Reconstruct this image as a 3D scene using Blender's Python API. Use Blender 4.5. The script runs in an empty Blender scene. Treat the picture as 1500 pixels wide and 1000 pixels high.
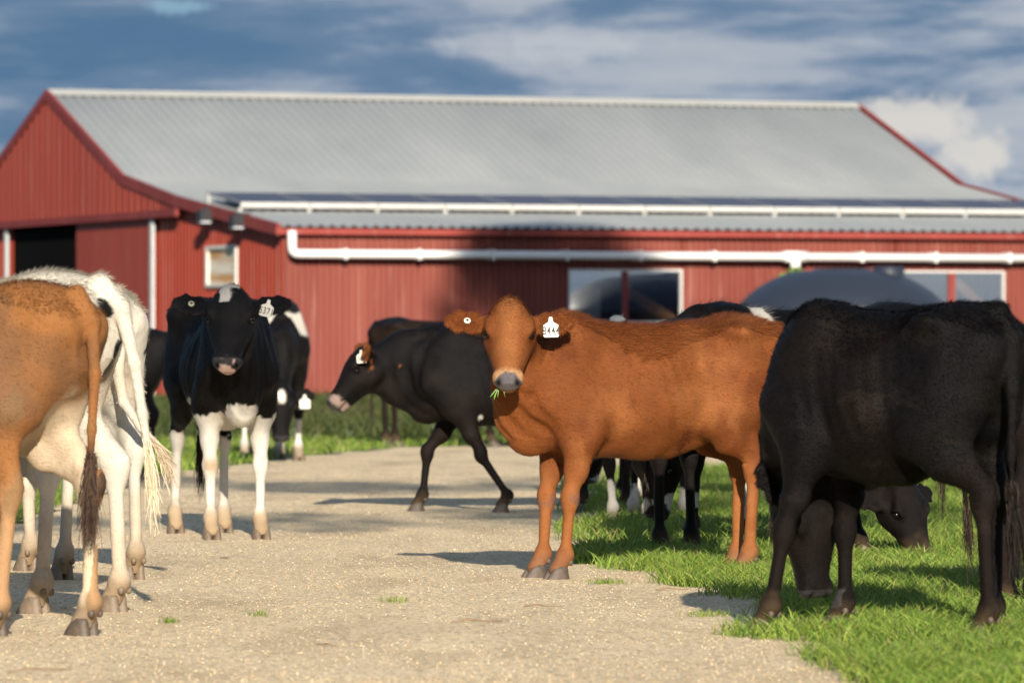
import bpy, math, random
import numpy as np
from mathutils import Vector, Matrix
random.seed(7)
rng = np.random.default_rng(11)
R = math.radians

# ------------------------------------------------------------------ camera, sky, sun, exposure
scene = bpy.context.scene
C = scene.collection
F = 8333.0            # focal length of the photograph in its own pixels (200 mm lens on a 36 mm sensor)
HC = 1.03             # camera height
HZ = 505.0            # row of the horizon
cam_d = bpy.data.cameras.new('camera')
cam = bpy.data.objects.new('camera', cam_d); C.objects.link(cam)
cam_d.lens = 200; cam_d.sensor_width = 36
cam_d.clip_start = 0.5; cam_d.clip_end = 5000
cam.location = (0, 0, HC)
cam.rotation_euler = (R(90) + math.atan(5 / F), 0, 0)
cam_d.dof.use_dof = True; cam_d.dof.focus_distance = 24.6; cam_d.dof.aperture_fstop = 6.3
scene.camera = cam
SUN_EL, SUN_AZ = 19.5, 5.0      # elevation; degrees to the right of straight behind the camera
sv = Vector((math.sin(R(SUN_AZ)) * math.cos(R(SUN_EL)), -math.cos(R(SUN_AZ)) * math.cos(R(SUN_EL)), math.sin(R(SUN_EL))))
sl = bpy.data.lights.new('sun', 'SUN'); so = bpy.data.objects.new('sun', sl); C.objects.link(so)
sl.energy = 5.0; sl.angle = R(0.5); sl.color = (1.0, 0.90, 0.76)
so.rotation_euler = sv.to_track_quat('Z', 'Y').to_euler(); so.location = (20, -40, 30)
scene.view_settings.view_transform = 'Standard'; scene.view_settings.look = 'None'
scene.view_settings.gamma = 1; scene.view_settings.exposure = 0.70
scene.render.resolution_x = 1024; scene.render.resolution_y = 682

world = bpy.data.worlds.new('World'); scene.world = world; world.use_nodes = True
nt = world.node_tree; nt.nodes.clear()
def N(nt, typ, **kw):
    n = nt.nodes.new(typ)
    for k, v in kw.items():
        if hasattr(n, k): setattr(n, k, v)
    return n
def lk(nt, a, b): nt.links.new(a, b)
def ramp(nt, fac, stops, interp='LINEAR'):
    n = nt.nodes.new('ShaderNodeValToRGB'); n.color_ramp.interpolation = interp
    el = n.color_ramp.elements
    while len(el) < len(stops): el.new(0.5)
    for e, (p, c) in zip(el, stops):
        e.position = p; e.color = (c[0], c[1], c[2], 1) if hasattr(c, '__len__') else (c, c, c, 1)
    if fac is not None: nt.links.new(fac, n.inputs[0])
    return n.outputs[0]
def mth(nt, op, a, b=None, c=None, clamp=False):
    n = nt.nodes.new('ShaderNodeMath'); n.operation = op; n.use_clamp = clamp
    for i, v in enumerate((a, b, c)):
        if v is None: continue
        if isinstance(v, (int, float)): n.inputs[i].default_value = v
        else: nt.links.new(v, n.inputs[i])
    return n.outputs[0]
def mix(nt, fac, a, b, blend='MIX'):
    n = nt.nodes.new('ShaderNodeMix'); n.data_type = 'RGBA'; n.blend_type = blend
    for s, v in ((n.inputs[0], fac), (n.inputs[6], a), (n.inputs[7], b)):
        if isinstance(v, (int, float)): s.default_value = v
        elif hasattr(v, '__len__'): s.default_value = (v[0], v[1], v[2], 1)
        else: nt.links.new(v, s)
    return n.outputs[2]
def noise(nt, vec, scale, detail=4, rough=0.55, dist=0.0):
    n = nt.nodes.new('ShaderNodeTexNoise'); n.inputs['Scale'].default_value = scale
    n.inputs['Detail'].default_value = detail; n.inputs['Roughness'].default_value = rough
    n.inputs['Distortion'].default_value = dist
    if vec is not None: nt.links.new(vec, n.inputs['Vector'])
    return n.outputs['Fac']
def mapping(nt, vec, scale=(1, 1, 1), loc=(0, 0, 0), rot=(0, 0, 0)):
    n = nt.nodes.new('ShaderNodeMapping'); n.inputs['Scale'].default_value = scale
    n.inputs['Location'].default_value = loc; n.inputs['Rotation'].default_value = rot
    nt.links.new(vec, n.inputs['Vector']); return n.outputs[0]

skyn = N(nt, 'ShaderNodeTexSky', sky_type='NISHITA'); skyn.sun_disc = False
skyn.sun_elevation = R(SUN_EL); skyn.sun_rotation = math.atan2(sv.x, sv.y); skyn.air_density = 1.0; skyn.dust_density = 0.6
tc = N(nt, 'ShaderNodeTexCoord').outputs['Generated']
sep = N(nt, 'ShaderNodeSeparateXYZ'); lk(nt, tc, sep.inputs[0])
az = sep.outputs[0]; el = sep.outputs[2]
n1 = noise(nt, mapping(nt, tc, (17, 17, 105), (0.35, 2.0, 0.2)), 1.0, 7, 0.57, 0.3)
n2 = noise(nt, mapping(nt, tc, (70, 70, 300), (3.1, 0.4, 1.7)), 1.0, 5, 0.6, 0.2)
n3 = noise(nt, mapping(nt, tc, (8, 8, 60), (7.1, 4.4, 3.3)), 1.0, 3, 0.5)
cl = mth(nt, 'ADD', mth(nt, 'MULTIPLY', n1, 0.85), mth(nt, 'MULTIPLY', n2, 0.14))
azr = mth(nt, 'MULTIPLY', mth(nt, 'ADD', az, 0.005), 0.9)           # more cloud towards the right
azr = mth(nt, 'MINIMUM', mth(nt, 'MAXIMUM', mth(nt, 'ADD', azr, .012), -0.09), 0.09)
cl = mth(nt, 'ADD', cl, azr)
cloudcol = ramp(nt, cl, [(0.0, (0.075, 0.165, 0.30)), (0.36, (0.10, 0.195, 0.33)), (0.47, (0.15, 0.24, 0.37)), (0.53, (0.28, 0.35, 0.46)), (0.57, (0.40, 0.45, 0.53)), (0.67, (0.47, 0.51, 0.56)), (0.76, (0.54, 0.58, 0.64))])
# a puffy heap of cloud low in the sky right of the barn
cmb = N(nt, 'ShaderNodeCombineXYZ'); lk(nt, az, cmb.inputs[0]); lk(nt, el, cmb.inputs[1])
pv = mapping(nt, cmb.outputs[0], (1, 1, 1))
def blob(cx, cy, rx, ry, amt):
    a = mth(nt, 'POWER', mth(nt, 'DIVIDE', mth(nt, 'SUBTRACT', az, cx), rx), 2)
    b = mth(nt, 'POWER', mth(nt, 'DIVIDE', mth(nt, 'SUBTRACT', el, cy), ry), 2)
    d = mth(nt, 'SQRT', mth(nt, 'ADD', a, b))
    nz = noise(nt, mapping(nt, tc, (170, 170, 210), (amt * 3, 1, 2)), 1.0, 6, 0.6, 0.3)
    v = mth(nt, 'ADD', mth(nt, 'SUBTRACT', 1.0, d), mth(nt, 'MULTIPLY', mth(nt, 'SUBTRACT', nz, 0.5), 2.4))
    return mth(nt, 'MULTIPLY', v, 1.6, None, True)
puff = mth(nt, 'MAXIMUM', blob(0.071, 0.0395, 0.012, 0.0050, .3), blob(0.081, 0.0335, 0.008, 0.005, .5))
cloudcol = mix(nt, mth(nt, 'MULTIPLY', puff, 0.85), cloudcol, (0.74, 0.71, 0.66))
puff2 = blob(0.006, 0.0525, 0.020, 0.0030, .8)
cloudcol = mix(nt, mth(nt, 'MULTIPLY', puff2, 0.6), cloudcol, (0.56, 0.58, 0.63))
hole = blob(-0.058, 0.0592, 0.007, 0.0016, .2)
cloudcol = mix(nt, mth(nt, 'MULTIPLY', hole, 0.7), cloudcol, (0.30, 0.50, 0.64))
scl = mix(nt, 1.0, cloudcol, (6.0, 6.0, 6.0), 'MULTIPLY')          # cloud colours in the units of the sky texture
low = ramp(nt, el, [(0.0, 1.0), (0.10, 1.0), (0.45, 0.25), (1.0, 0.1)])
full = mix(nt, low, skyn.outputs[0], scl)
bg = N(nt, 'ShaderNodeBackground'); bg.inputs[1].default_value = 0.10
lk(nt, full, bg.inputs[0])
wo = N(nt, 'ShaderNodeOutputWorld'); lk(nt, bg.outputs[0], wo.inputs[0])

# ------------------------------------------------------------------ helpers
def gp(px, py):                       # ground point seen at a photo pixel
    d = F * HC / (py - HZ); return ((px - 750) * d / F, d)
def xat(px, d): return (px - 750) * d / F
def newmat(name, col=(.5, .5, .5), rough=0.6, metal=0.0, spec=0.5):
    m = bpy.data.materials.new(name); m.use_nodes = True
    b = m.node_tree.nodes['Principled BSDF']
    b.inputs['Base Color'].default_value = (*col, 1); b.inputs['Roughness'].default_value = rough
    b.inputs['Metallic'].default_value = metal; b.inputs['Specular IOR Level'].default_value = spec
    return m, m.node_tree, b
def varied(name, c1, c2, scale, rough=0.6, bump=0.0, bscale=None, metal=0.0, vec_scale=(1, 1, 1), spec=0.5, coord='Object'):
    m, t, b = newmat(name, c1, rough, metal, spec)
    tcn = N(t, 'ShaderNodeTexCoord').outputs[coord]
    v = mapping(t, tcn, vec_scale)
    f = ramp(t, noise(t, v, scale, 6, 0.6), [(0.3, 0.0), (0.7, 1.0)])
    lk(t, mix(t, f, c1, c2), b.inputs['Base Color'])
    if bump:
        bn = N(t, 'ShaderNodeBump'); bn.inputs['Strength'].default_value = 1; bn.inputs['Distance'].default_value = bump
        lk(t, noise(t, v, bscale or scale * 4, 5), bn.inputs['Height']); lk(t, bn.outputs[0], b.inputs['Normal'])
    return m
def link(name, me, mat, parent=None, smooth=False):
    o = bpy.data.objects.new(name, me); C.objects.link(o)
    if mat is not None and not me.materials: me.materials.append(mat)
    if parent is not None: o.parent = parent
    if smooth: me.polygons.foreach_set('use_smooth', np.ones(len(me.polygons), bool))
    return o
def tag(o, label, cat, group=None, kind=None):
    o['label'] = label; o['category'] = cat
    if group: o['group'] = group
    if kind: o['kind'] = kind
    return o
def struct(o, kind='structure'):
    o['kind'] = kind; return o
def empty(name, loc, rz=0):
    o = bpy.data.objects.new(name, None); C.objects.link(o); o.location = loc; o.rotation_euler = (0, 0, rz)
    o.empty_display_size = 0.1; return o
class MB:
    def __init__(s): s.v = []; s.f = []
    def add(s, vs, fs):
        n = len(s.v); s.v += [tuple(v) for v in vs]; s.f += [tuple(i + n for i in f) for f in fs]; return s
    def box(s, x0, x1, y0, y1, z0, z1, M=None):
        vs = [(x, y, z) for x in (x0, x1) for y in (y0, y1) for z in (z0, z1)]
        if M is not None: vs = [M @ Vector(v) for v in vs]
        return s.add(vs, [(0, 1, 3, 2), (4, 6, 7, 5), (0, 4, 5, 1), (2, 3, 7, 6), (0, 2, 6, 4), (1, 5, 7, 3)])
    def hexa(s, vs): return s.add(vs, [(0, 1, 3, 2), (4, 6, 7, 5), (0, 4, 5, 1), (2, 3, 7, 6), (0, 2, 6, 4), (1, 5, 7, 3)])
    def tube(s, pts, r, n=12, caps=True):
        pts = [Vector(p) for p in pts]; rs = r if hasattr(r, '__len__') else [r] * len(pts)
        vs = []; fs = []; up = None
        for i, p in enumerate(pts):
            a = pts[max(i - 1, 0)]; b = pts[min(i + 1, len(pts) - 1)]; t = (b - a).normalized()
            if up is None: up = Vector((0, 0, 1)) if abs(t.z) < .9 else Vector((1, 0, 0))
            e1 = (up - t * up.dot(t)).normalized(); up = e1; e2 = t.cross(e1)
            for k in range(n):
                q = 2 * math.pi * k / n; vs.append(p + (e1 * math.cos(q) + e2 * math.sin(q)) * rs[i])
        for i in range(len(pts) - 1):
            for k in range(n):
                a = i * n + k; b = i * n + (k + 1) % n; fs.append((a, b, b + n, a + n))
        if caps: fs.append(tuple(range(n - 1, -1, -1))); m = (len(pts) - 1) * n; fs.append(tuple(range(m, m + n)))
        return s.add(vs, fs)
    def sphere(s, c, r, n=14, m=9):
        vs = []; fs = []
        rr = r if hasattr(r, '__len__') else (r, r, r)
        for i in range(m + 1):
            th = math.pi * i / m
            for k in range(n):
                ph = 2 * math.pi * k / n
                vs.append((c[0] + rr[0] * math.sin(th) * math.cos(ph), c[1] + rr[1] * math.sin(th) * math.sin(ph), c[2] + rr[2] * math.cos(th)))
        for i in range(m):
            for k in range(n): fs.append((i * n + k, (i + 1) * n + k, (i + 1) * n + (k + 1) % n, i * n + (k + 1) % n))
        return s.add(vs, fs)
    def build(s, name, mat, parent=None, smooth=False):
        me = bpy.data.meshes.new(name); me.from_pydata(s.v, [], s.f); me.validate(); me.update()
        return link(name, me, mat, parent, smooth)
def npmesh(name, V, Q, nper):                # quick mesh from arrays, nper vertices per face
    me = bpy.data.meshes.new(name); V = np.ascontiguousarray(V, np.float32); Q = np.ascontiguousarray(Q, np.int32)
    me.vertices.add(len(V)); me.vertices.foreach_set('co', V.ravel())
    me.loops.add(Q.size); me.loops.foreach_set('vertex_index', Q.ravel())
    me.polygons.add(len(Q)); me.polygons.foreach_set('loop_start', np.arange(len(Q), dtype=np.int32) * nper)
    me.update(calc_edges=True); return me
def setcol(me, name, RGBA):
    a = me.color_attributes.new(name, 'FLOAT_COLOR', 'POINT'); a.data.foreach_set('color', np.ascontiguousarray(RGBA, np.float32).ravel())

_lat = rng.random((32, 32, 32)).astype(np.float32)
def vn(P, s, off=0.0):                       # value noise in 0..1
    p = P * s + off; i = np.floor(p).astype(np.int64); f = (p - i).astype(np.float32); f = f * f * (3 - 2 * f); i &= 31; j = (i + 1) & 31
    g = lambda a, b, c: _lat[a, b, c]
    x0, y0, z0 = i[..., 0], i[..., 1], i[..., 2]; x1, y1, z1 = j[..., 0], j[..., 1], j[..., 2]; fx, fy, fz = f[..., 0], f[..., 1], f[..., 2]
    a = g(x0, y0, z0) * (1 - fx) + g(x1, y0, z0) * fx; b = g(x0, y1, z0) * (1 - fx) + g(x1, y1, z0) * fx
    c = g(x0, y0, z1) * (1 - fx) + g(x1, y0, z1) * fx; d = g(x0, y1, z1) * (1 - fx) + g(x1, y1, z1) * fx
    return (a * (1 - fy) + b * fy) * (1 - fz) + (c * (1 - fy) + d * fy) * fz
def fbm(P, s, off=0.0, o=3):
    r = 0; a = 1; t = 0
    for k in range(o): r = r + a * vn(P, s * 2 ** k, off + 7.3 * k); t += a; a *= .5
    return r / t
def sst(x, a, b):
    t = np.clip((x - a) / (b - a), 0, 1); return t * t * (3 - 2 * t)

# ------------------------------------------------------------------ ground and road
L_E = ([10, 44, 48, 52, 57, 60, 62, 66], [-2.9, -2.85, -2.35, -1.95, -1.05, 2.5, 8, 26])     # left edge of the road (depth, x)
R_E = ([10, 17.3, 18.9, 20.5, 22.9, 26, 30, 36, 44, 48, 50, 52, 56], [1.3, 1.16, 1.03, .93, .70, .42, .30, .36, .60, 1.6, 4.5, 9, 26])
def right_edge(d): return np.interp(d, *R_E)
def left_edge(d): return np.interp(d, *L_E)
gm, t, b = newmat('ground_soil', (.05, .07, .02), 0.95, 0, .1)
tco = N(t, 'ShaderNodeTexCoord').outputs['Object']
f = ramp(t, noise(t, tco, 0.6, 6, .6), [(.35, 0.), (.7, 1.)])
f2 = ramp(t, noise(t, tco, 9, 6, .7), [(.3, 0.), (.7, 1.)])
c = mix(t, f, (.040, .060, .018), (.075, .075, .030)); c = mix(t, mth(t, 'MULTIPLY', f2, .6), c, (.035, .045, .015))
lk(t, c, b.inputs['Base Color'])
me = bpy.data.meshes.new('ground'); S = 1500
me.from_pydata([(-S, -S, 0), (S, -S, 0), (S, S, 0), (-S, S, 0)], [], [(0, 1, 2, 3)])
ground = struct(link('ground', me, gm))

rm, t, b = newmat('gravel', (.5, .4, .28), 0.9, 0, .25)
tco = N(t, 'ShaderNodeTexCoord').outputs['Object']
vo = N(t, 'ShaderNodeTexVoronoi'); vo.inputs['Scale'].default_value = 75; lk(t, tco, vo.inputs['Vector'])
vs_ = N(t, 'ShaderNodeSeparateColor'); lk(t, vo.outputs['Color'], vs_.inputs[0])
big = ramp(t, noise(t, mapping(t, tco, (1, .35, 1)), 1.3, 6, .6), [(.3, 0.), (.7, 1.)])
fine = noise(t, tco, 42, 5, .7)
c = mix(t, vs_.outputs[0], (.82, .62, .36), (.98, .83, .57))
c = mix(t, mth(t, 'MULTIPLY', big, .45), c, (.58, .45, .28))
c = mix(t, ramp(t, fine, [(.36, .65), (.50, 0.)]), c, (.26, .18, .10))
spk = ramp(t, vs_.outputs[1], [(.90, 0.), (.95, 1.)]); c = mix(t, mth(t, 'MULTIPLY', spk, .3), c, (.80, .74, .64))
spd = ramp(t, vs_.outputs[2], [(.88, 0.), (.92, 1.)]); c = mix(t, mth(t, 'MULTIPLY', spd, .7), c, (.14, .10, .07))
dmp = noise(t, mapping(t, tco, (2.2, .5, 1)), 1.0, 5, .65); c = mix(t, ramp(t, dmp, [(.50, 0.), (.68, .55)]), c, (.40, .30, .18))
lk(t, c, b.inputs['Base Color'])
h = mth(t, 'ADD', mth(t, 'MULTIPLY', vo.outputs['Distance'], -.5), mth(t, 'MULTIPLY', fine, .9))
bn = N(t, 'ShaderNodeBump'); bn.inputs['Strength'].default_value = 1; bn.inputs['Distance'].default_value = .013
lk(t, h, bn.inputs['Height']); lk(t, bn.outputs[0], b.inputs['Normal'])
b.inputs['Specular IOR Level'].default_value = .1
ds = np.concatenate([np.arange(8, 47, .2), np.arange(47, 66, .25)]); K = 90
V = []; 
for i, d in enumerate(ds):
    l = left_edge(d); r = right_edge(d) if d < 56 else 26
    wob = .10 * math.sin(d * 3.1) + .07 * math.sin(d * 7.7 + 1) + .05 * math.sin(d * 17.0)
    l += wob; r += .6 * wob + .05 * math.sin(d * 11.3) + (.55 if d < 44 else .2)
    for k in range(K + 1):
        x = l + (r - l) * k / K; V.append((x, d, .004))
V = np.array(V); V[:, 2] += .010 * fbm(V * [1, 1, 0], 2.2, 3.0) * 1.0
Q = [(i * (K + 1) + k, i * (K + 1) + k + 1, (i + 1) * (K + 1) + k + 1, (i + 1) * (K + 1) + k) for i in range(len(ds) - 1) for k in range(K)]
road = struct(link('road', npmesh('road', V, Q, 4), rm, smooth=True))

# loose stones on the road
def octa(P, rad, sq, name, mat):
    n = len(P); base = np.array([(1, 0, 0), (.1, 1, 0), (-1, .1, 0), (0, -1, 0), (.1, 0, 1), (0, 0, -.4)], float)
    ang = rng.random(n) * 6.28; jit = 1 + .35 * (rng.random((n, 6, 3)) - .5)
    B = base[None] * jit * rad[:, None, None]; B[..., 2] *= sq
    x = B[..., 0] * np.cos(ang)[:, None] - B[..., 1] * np.sin(ang)[:, None]; y = B[..., 0] * np.sin(ang)[:, None] + B[..., 1] * np.cos(ang)[:, None]
    V = np.stack([x, y, B[..., 2]], -1) + P[:, None, :]
    fs = np.array([(0, 1, 4), (1, 2, 4), (2, 3, 4), (3, 0, 4), (1, 0, 5), (2, 1, 5), (3, 2, 5), (0, 3, 5)])
    Q = (np.arange(n) * 6)[:, None, None] + fs[None]
    me = npmesh(name, V.reshape(-1, 3), Q.reshape(-1, 3), 3)
    c = np.array([(.66, .54, .36), (.56, .43, .27), (.70, .58, .40), (.34, .25, .16), (.60, .44, .26)])[rng.integers(0, 5, n)] * (0.8 + .35 * rng.random((n, 1)))
    setcol(me, 'tint', np.repeat(np.concatenate([c, np.ones((n, 1))], 1), 6, 0)); return link(name, me, mat)
tintm, t, b = newmat('stone', (.5, .4, .3), .95, 0, .03)
at = N(t, 'ShaderNodeAttribute', attribute_name='tint'); lk(t, at.outputs['Color'], b.inputs['Base Color'])
n = 50000
d = 16.8 + 30 * rng.random(n) ** 1.8; x = left_edge(d) + (right_edge(d) - left_edge(d) + .12) * rng.random(n)
P = np.stack([x, d, np.full(n, .010)], 1)
stones = octa(P, .0022 + .0042 * rng.random(n) ** 4, .7, 'gravel_stones', tintm); struct(stones, 'stuff'); stones['category'] = 'gravel'; stones['label'] = 'loose pale stones scattered over the gravel farm track'

# grass blades
grm, t, b = newmat('grass_blade', (.1, .2, .03), .55, 0, .3)
at = N(t, 'ShaderNodeAttribute', attribute_name='tint'); lk(t, at.outputs['Color'], b.inputs['Base Color'])
tr = N(t, 'ShaderNodeBsdfTranslucent'); lk(t, at.outputs['Color'], tr.inputs[0]); ms = N(t, 'ShaderNodeMixShader'); ms.inputs[0].default_value = .35
lk(t, b.outputs[0], ms.inputs[1]); lk(t, tr.outputs[0], ms.inputs[2]); lk(t, ms.outputs[0], t.nodes['Material Output'].inputs[0])
def blades(P, H, W, cols, lean=.5, cup=None):
    n = len(P); ang = rng.random(n) * 6.283; face = rng.random(n) * 6.283; ln = lean * (.3 + rng.random(n)) * H
    dx = np.cos(ang) * ln; dy = np.sin(ang) * ln; wx = np.cos(face) * W / 2; wy = np.sin(face) * W / 2
    V = np.zeros((n, 7, 3)); 
    for k, (tt, w) in enumerate(((0, .7), (.38, 1), (.74, .7))):
        c = np.stack([P[:, 0] + dx * tt ** 2, P[:, 1] + dy * tt ** 2, P[:, 2] + H * tt * (1 - .25 * lean * tt)], 1)
        V[:, 2 * k] = c - np.stack([wx * w, wy * w, 0 * wx], 1); V[:, 2 * k + 1] = c + np.stack([wx * w, wy * w, 0 * wx], 1)
    V[:, 6] = np.stack([P[:, 0] + dx, P[:, 1] + dy, P[:, 2] + H * (1 - .25 * lean)], 1)
    fs = np.array([(0, 1, 3), (0, 3, 2), (2, 3, 5), (2, 5, 4), (4, 5, 6)]); Q = (np.arange(n) * 7)[:, None, None] + fs[None]
    col = np.repeat(cols, 7, 0); return V.reshape(-1, 3), Q.reshape(-1, 3), np.concatenate([col, np.ones((len(col), 1))], 1)
def grasscol(P, dry=.12):
    n = len(P); a = rng.random((n, 1)); base = np.array((.070, .155, .022)) * (1 - a) + np.array((.30, .38, .065)) * a
    m = fbm(P * [1, 1, 0], 1.5, 9.)[:, None]; base = base * (.75 + .6 * m)
    dr = (rng.random((n, 1)) < dry); return np.where(dr, np.array((.36, .32, .13)) * (.7 + .5 * a), base)
parts = []
def field(n, dfun, xfun, h0, h1, w, dry=.1, lean=.6, den=None):
    d = dfun(rng.random(n)); x = xfun(d, rng.random(n)); P = np.stack([x, d, np.zeros(n)], 1)
    cl_ = fbm(P * [1, 1, 0], 5.0, 2.); keep = rng.random(n) < np.clip((cl_ - .22) * 3, .15, 1)
    if den is not None: keep &= rng.random(n) < den(P)
    P = P[keep]; cl_ = cl_[keep]; H = (h0 + (h1 - h0) * rng.random(len(P))) * (.55 + .9 * cl_)
    parts.append(blades(P, H, w * (.7 + .6 * rng.random(len(P))), grasscol(P, dry), lean))
edge = lambda d: right_edge(d)
def den_r(P):
    e = P[:, 0] - right_edge(P[:, 1]) - .06 + 1.1 * (fbm(P * [1, .7, 0], 2.3, 5.) - .5); return np.clip(e * 5 + .25, 0.0, 1)
field(120000, lambda u: 16.5 + 11 * u, lambda d, u: right_edge(d) - .45 + (.105 * d - right_edge(d) + .45) * u, .045, .12, .0056, .07, .85, den_r)
field(110000, lambda u: 26 + 20 * u, lambda d, u: right_edge(d) - .2 + (.105 * d - right_edge(d) + .2) * u, .05, .13, .0075, .07, .7, den_r)
V_ = np.concatenate([p[0] for p in parts]); o = 0; Qs = []
for p in parts: Qs.append(p[1] + o); o += len(p[0])
me = npmesh('grass', V_, np.concatenate(Qs), 3); setcol(me, 'tint', np.concatenate([p[2] for p in parts]))
g = link('grass', me, grm); tag(g, 'lush green pasture grass on the right of the track', 'grass', None, 'stuff')
parts = []
den_l = lambda P: np.clip((left_edge(P[:, 1]) - P[:, 0]) * 5 + .2 + .6 * (fbm(P * [1, 1, 0], 2., 1.) - .5), 0, 1)
field(26000, lambda u: 26 + 18 * u, lambda d, u: -.098 * d + (left_edge(d) + .1 + .098 * d) * u, .05, .12, .008, .05, .7, den_l)
field(45000, lambda u: 44 + 16.5 * u, lambda d, u: -.10 * d + (.20 * d) * u, .04, .12, .012, .08, .7, lambda P: np.where(P[:, 1] < 60, den_l(P), (P[:, 0] < np.interp(P[:, 1], *L_E)) * 1.0) * 1.0)
V_ = np.concatenate([p[0] for p in parts]); o = 0; Qs = []
for p in parts: Qs.append(p[1] + o); o += len(p[0])
me = npmesh('grass', V_, np.concatenate(Qs), 3); setcol(me, 'tint', np.concatenate([p[2] for p in parts]))
g = link('verge_grass', me, grm); tag(g, 'short bright green grass on the far left verge of the track', 'grass', None, 'stuff')
# rough taller grass before the barn, blade colours darkened for the shade there
n = 90000; d = 61 + 37 * rng.random(n); x = -.1 * d + .20 * d * rng.random(n); P = np.stack([x, d, np.zeros(n)], 1)
cl_ = fbm(P * [1, 1, 0], .8, 2.); keep = (x < left_edge(d) - .1) | (d > 66); keep &= (d < 96 + .35 * (x + 4))
P = P[keep]; cl_ = cl_[keep]; a = rng.random((len(P), 1)); col = np.array((.055, .065, .022)) * (1 - a) + np.array((.13, .115, .045)) * a
m = fbm(P * [1, 1, 0], .35, 4.)[:, None]; col = col * (1 - m) + np.array((.06, .10, .022)) * m
V, Q, c = blades(P, (.10 + .30 * rng.random(len(P))) * (.3 + cl_), .028 * (.6 + .8 * rng.random(len(P))), col, .6)
me = npmesh('rough_grass', V, Q, 3); setcol(me, 'tint', c); g = link('rough_grass', me, grm)
tag(g, 'rough olive grass, darkened for shade, between the track and the red barn', 'grass', None, 'stuff')

# ------------------------------------------------------------------ barn
TH = math.atan2(F, 22050.0)
BX, BY = xat(415, 98.0), 98.0
barn = empty('barn', (BX, BY, 0), TH)       # local x runs along the long wall, local y is the depth w
tag(barn, 'long red corrugated iron barn with pale grey roof and solar panels behind the cattle', 'barn')
Lb = 17.1
prof = [(0, 3.05), (5.7, 3.65), (9.1, 4.14), (14.2, 5.93), (19.3, 4.14), (22.7, 3.65), (28.4, 3.05)]
def rh(w): return float(np.interp(w, [p[0] for p in prof], [p[1] for p in prof]))
def red(name, c1, c2, vs=(1, 1, .12)):
    m, t, b = newmat(name, c1, .55, 0, .35)
    tcn = N(t, 'ShaderNodeTexCoord').outputs['Object']; f = noise(t, mapping(t, tcn, vs), 1.2, 6, .6)
    c = mix(t, ramp(t, f, [(.3, 0.), (.7, 1.)]), c1, c2)
    f2 = noise(t, mapping(t, tcn, (6, 6, .35)), 1.0, 5, .65); c = mix(t, ramp(t, f2, [(.55, 0.), (.75, .35)]), c, (.46, .26, .22))
    lk(t, c, b.inputs['Base Color']); return m
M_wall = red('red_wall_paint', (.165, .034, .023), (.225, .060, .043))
M_gable = red('gable_red_brightened', (.285, .042, .024), (.335, .055, .031))  # brighter than the wall red, to offset the weak sun on the gable
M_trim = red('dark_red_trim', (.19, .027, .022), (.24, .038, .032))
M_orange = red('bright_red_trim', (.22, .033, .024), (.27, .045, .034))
M_roof = varied('zinc_roof', (.29, .305, .30), (.38, .39, .375), .5, .5, 0, None, 0, (1, .35, 1))
M_white = varied('white_pvc', (.78, .77, .74), (.85, .84, .82), 3, .35)
M_galv = varied('galvanised', (.45, .46, .47), (.56, .57, .57), 4, .45, 0, None, .2)
M_dark = newmat('painted_interior_shade', (.004, .004, .004), .95, 0, .05)[0]
M_wood = varied('brown_timber', (.26, .13, .07), (.36, .20, .11), 3, .8)
M_pan, t, b = newmat('solar_glass', (.060, .066, .10), .5, 0, .25)
tcn = N(t, 'ShaderNodeTexCoord').outputs['Object']
M_alu = varied('aluminium', (.40, .40, .38), (.48, .48, .46), 4, .5, 0, None, .1)
def ribbed_wall(name, length, zfun0, zfun1, pitch, depth, M, mat, parent, holes=(), face=-1):
    """vertical ribbed sheet in the local x-z plane; y offset by face*depth on the ribs; holes = (x0,x1,z0,z1)"""
    xs = []
    x = 0
    while x < length:
        for dx, y in ((0, 0), (.30, 0), (.42, 1), (.70, 1), (.82, 0)):
            xx = x + dx * pitch
            if xx < length: xs.append((xx, y))
        x += pitch
    xs.append((length, 0))
    for h in holes:
        for hx in h[:2]: xs.append((hx, 0))
    xs = sorted(xs); mb = MB()
    for (xa, ya), (xb, yb) in zip(xs[:-1], xs[1:]):
        if xb - xa < 1e-5: continue
        xm = (xa + xb) / 2; segs = [(None, None)]
        lo = [(zfun0(xa), zfun0(xb))]; spans = []
        hs = sorted([h for h in holes if h[0] - 1e-6 <= xm <= h[1] + 1e-6], key=lambda h: h[2])
        cur = (zfun0(xa), zfun0(xb))
        for h in hs:
            spans.append((cur, (h[2], h[2]))); cur = (h[3], h[3])
        spans.append((cur, (zfun1(xa), zfun1(xb))))
        for (a0, b0), (a1, b1) in spans:
            if max(a1 - a0, b1 - b0) < .01: continue
            vs = [(xa, face * ya * depth, a0), (xb, face * yb * depth, b0), (xb, face * yb * depth, b1), (xa, face * ya * depth, a1)]
            if M is not None: vs = [M @ Vector(v) for v in vs]
            mb.add(vs, [(0, 1, 2, 3)])
    return mb.build(name, mat, parent)
def Lat(px, w):   # barn-local x of a photo column at depth coordinate w
    k = (px - 750) / F; ct, st = math.cos(TH), math.sin(TH)
    return (k * (BY + w * ct) - BX + w * st) / (ct - k * st)
def Wat(px, l=0.0):
    k = (px - 750) / F; ct, st = math.cos(TH), math.sin(TH)
    return (BX + l * ct - k * (BY + l * st)) / (st + k * ct)
def Zat(py, l, w): return HC + (HZ - py) * (BY + l * math.sin(TH) + w * math.cos(TH)) / F
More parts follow.
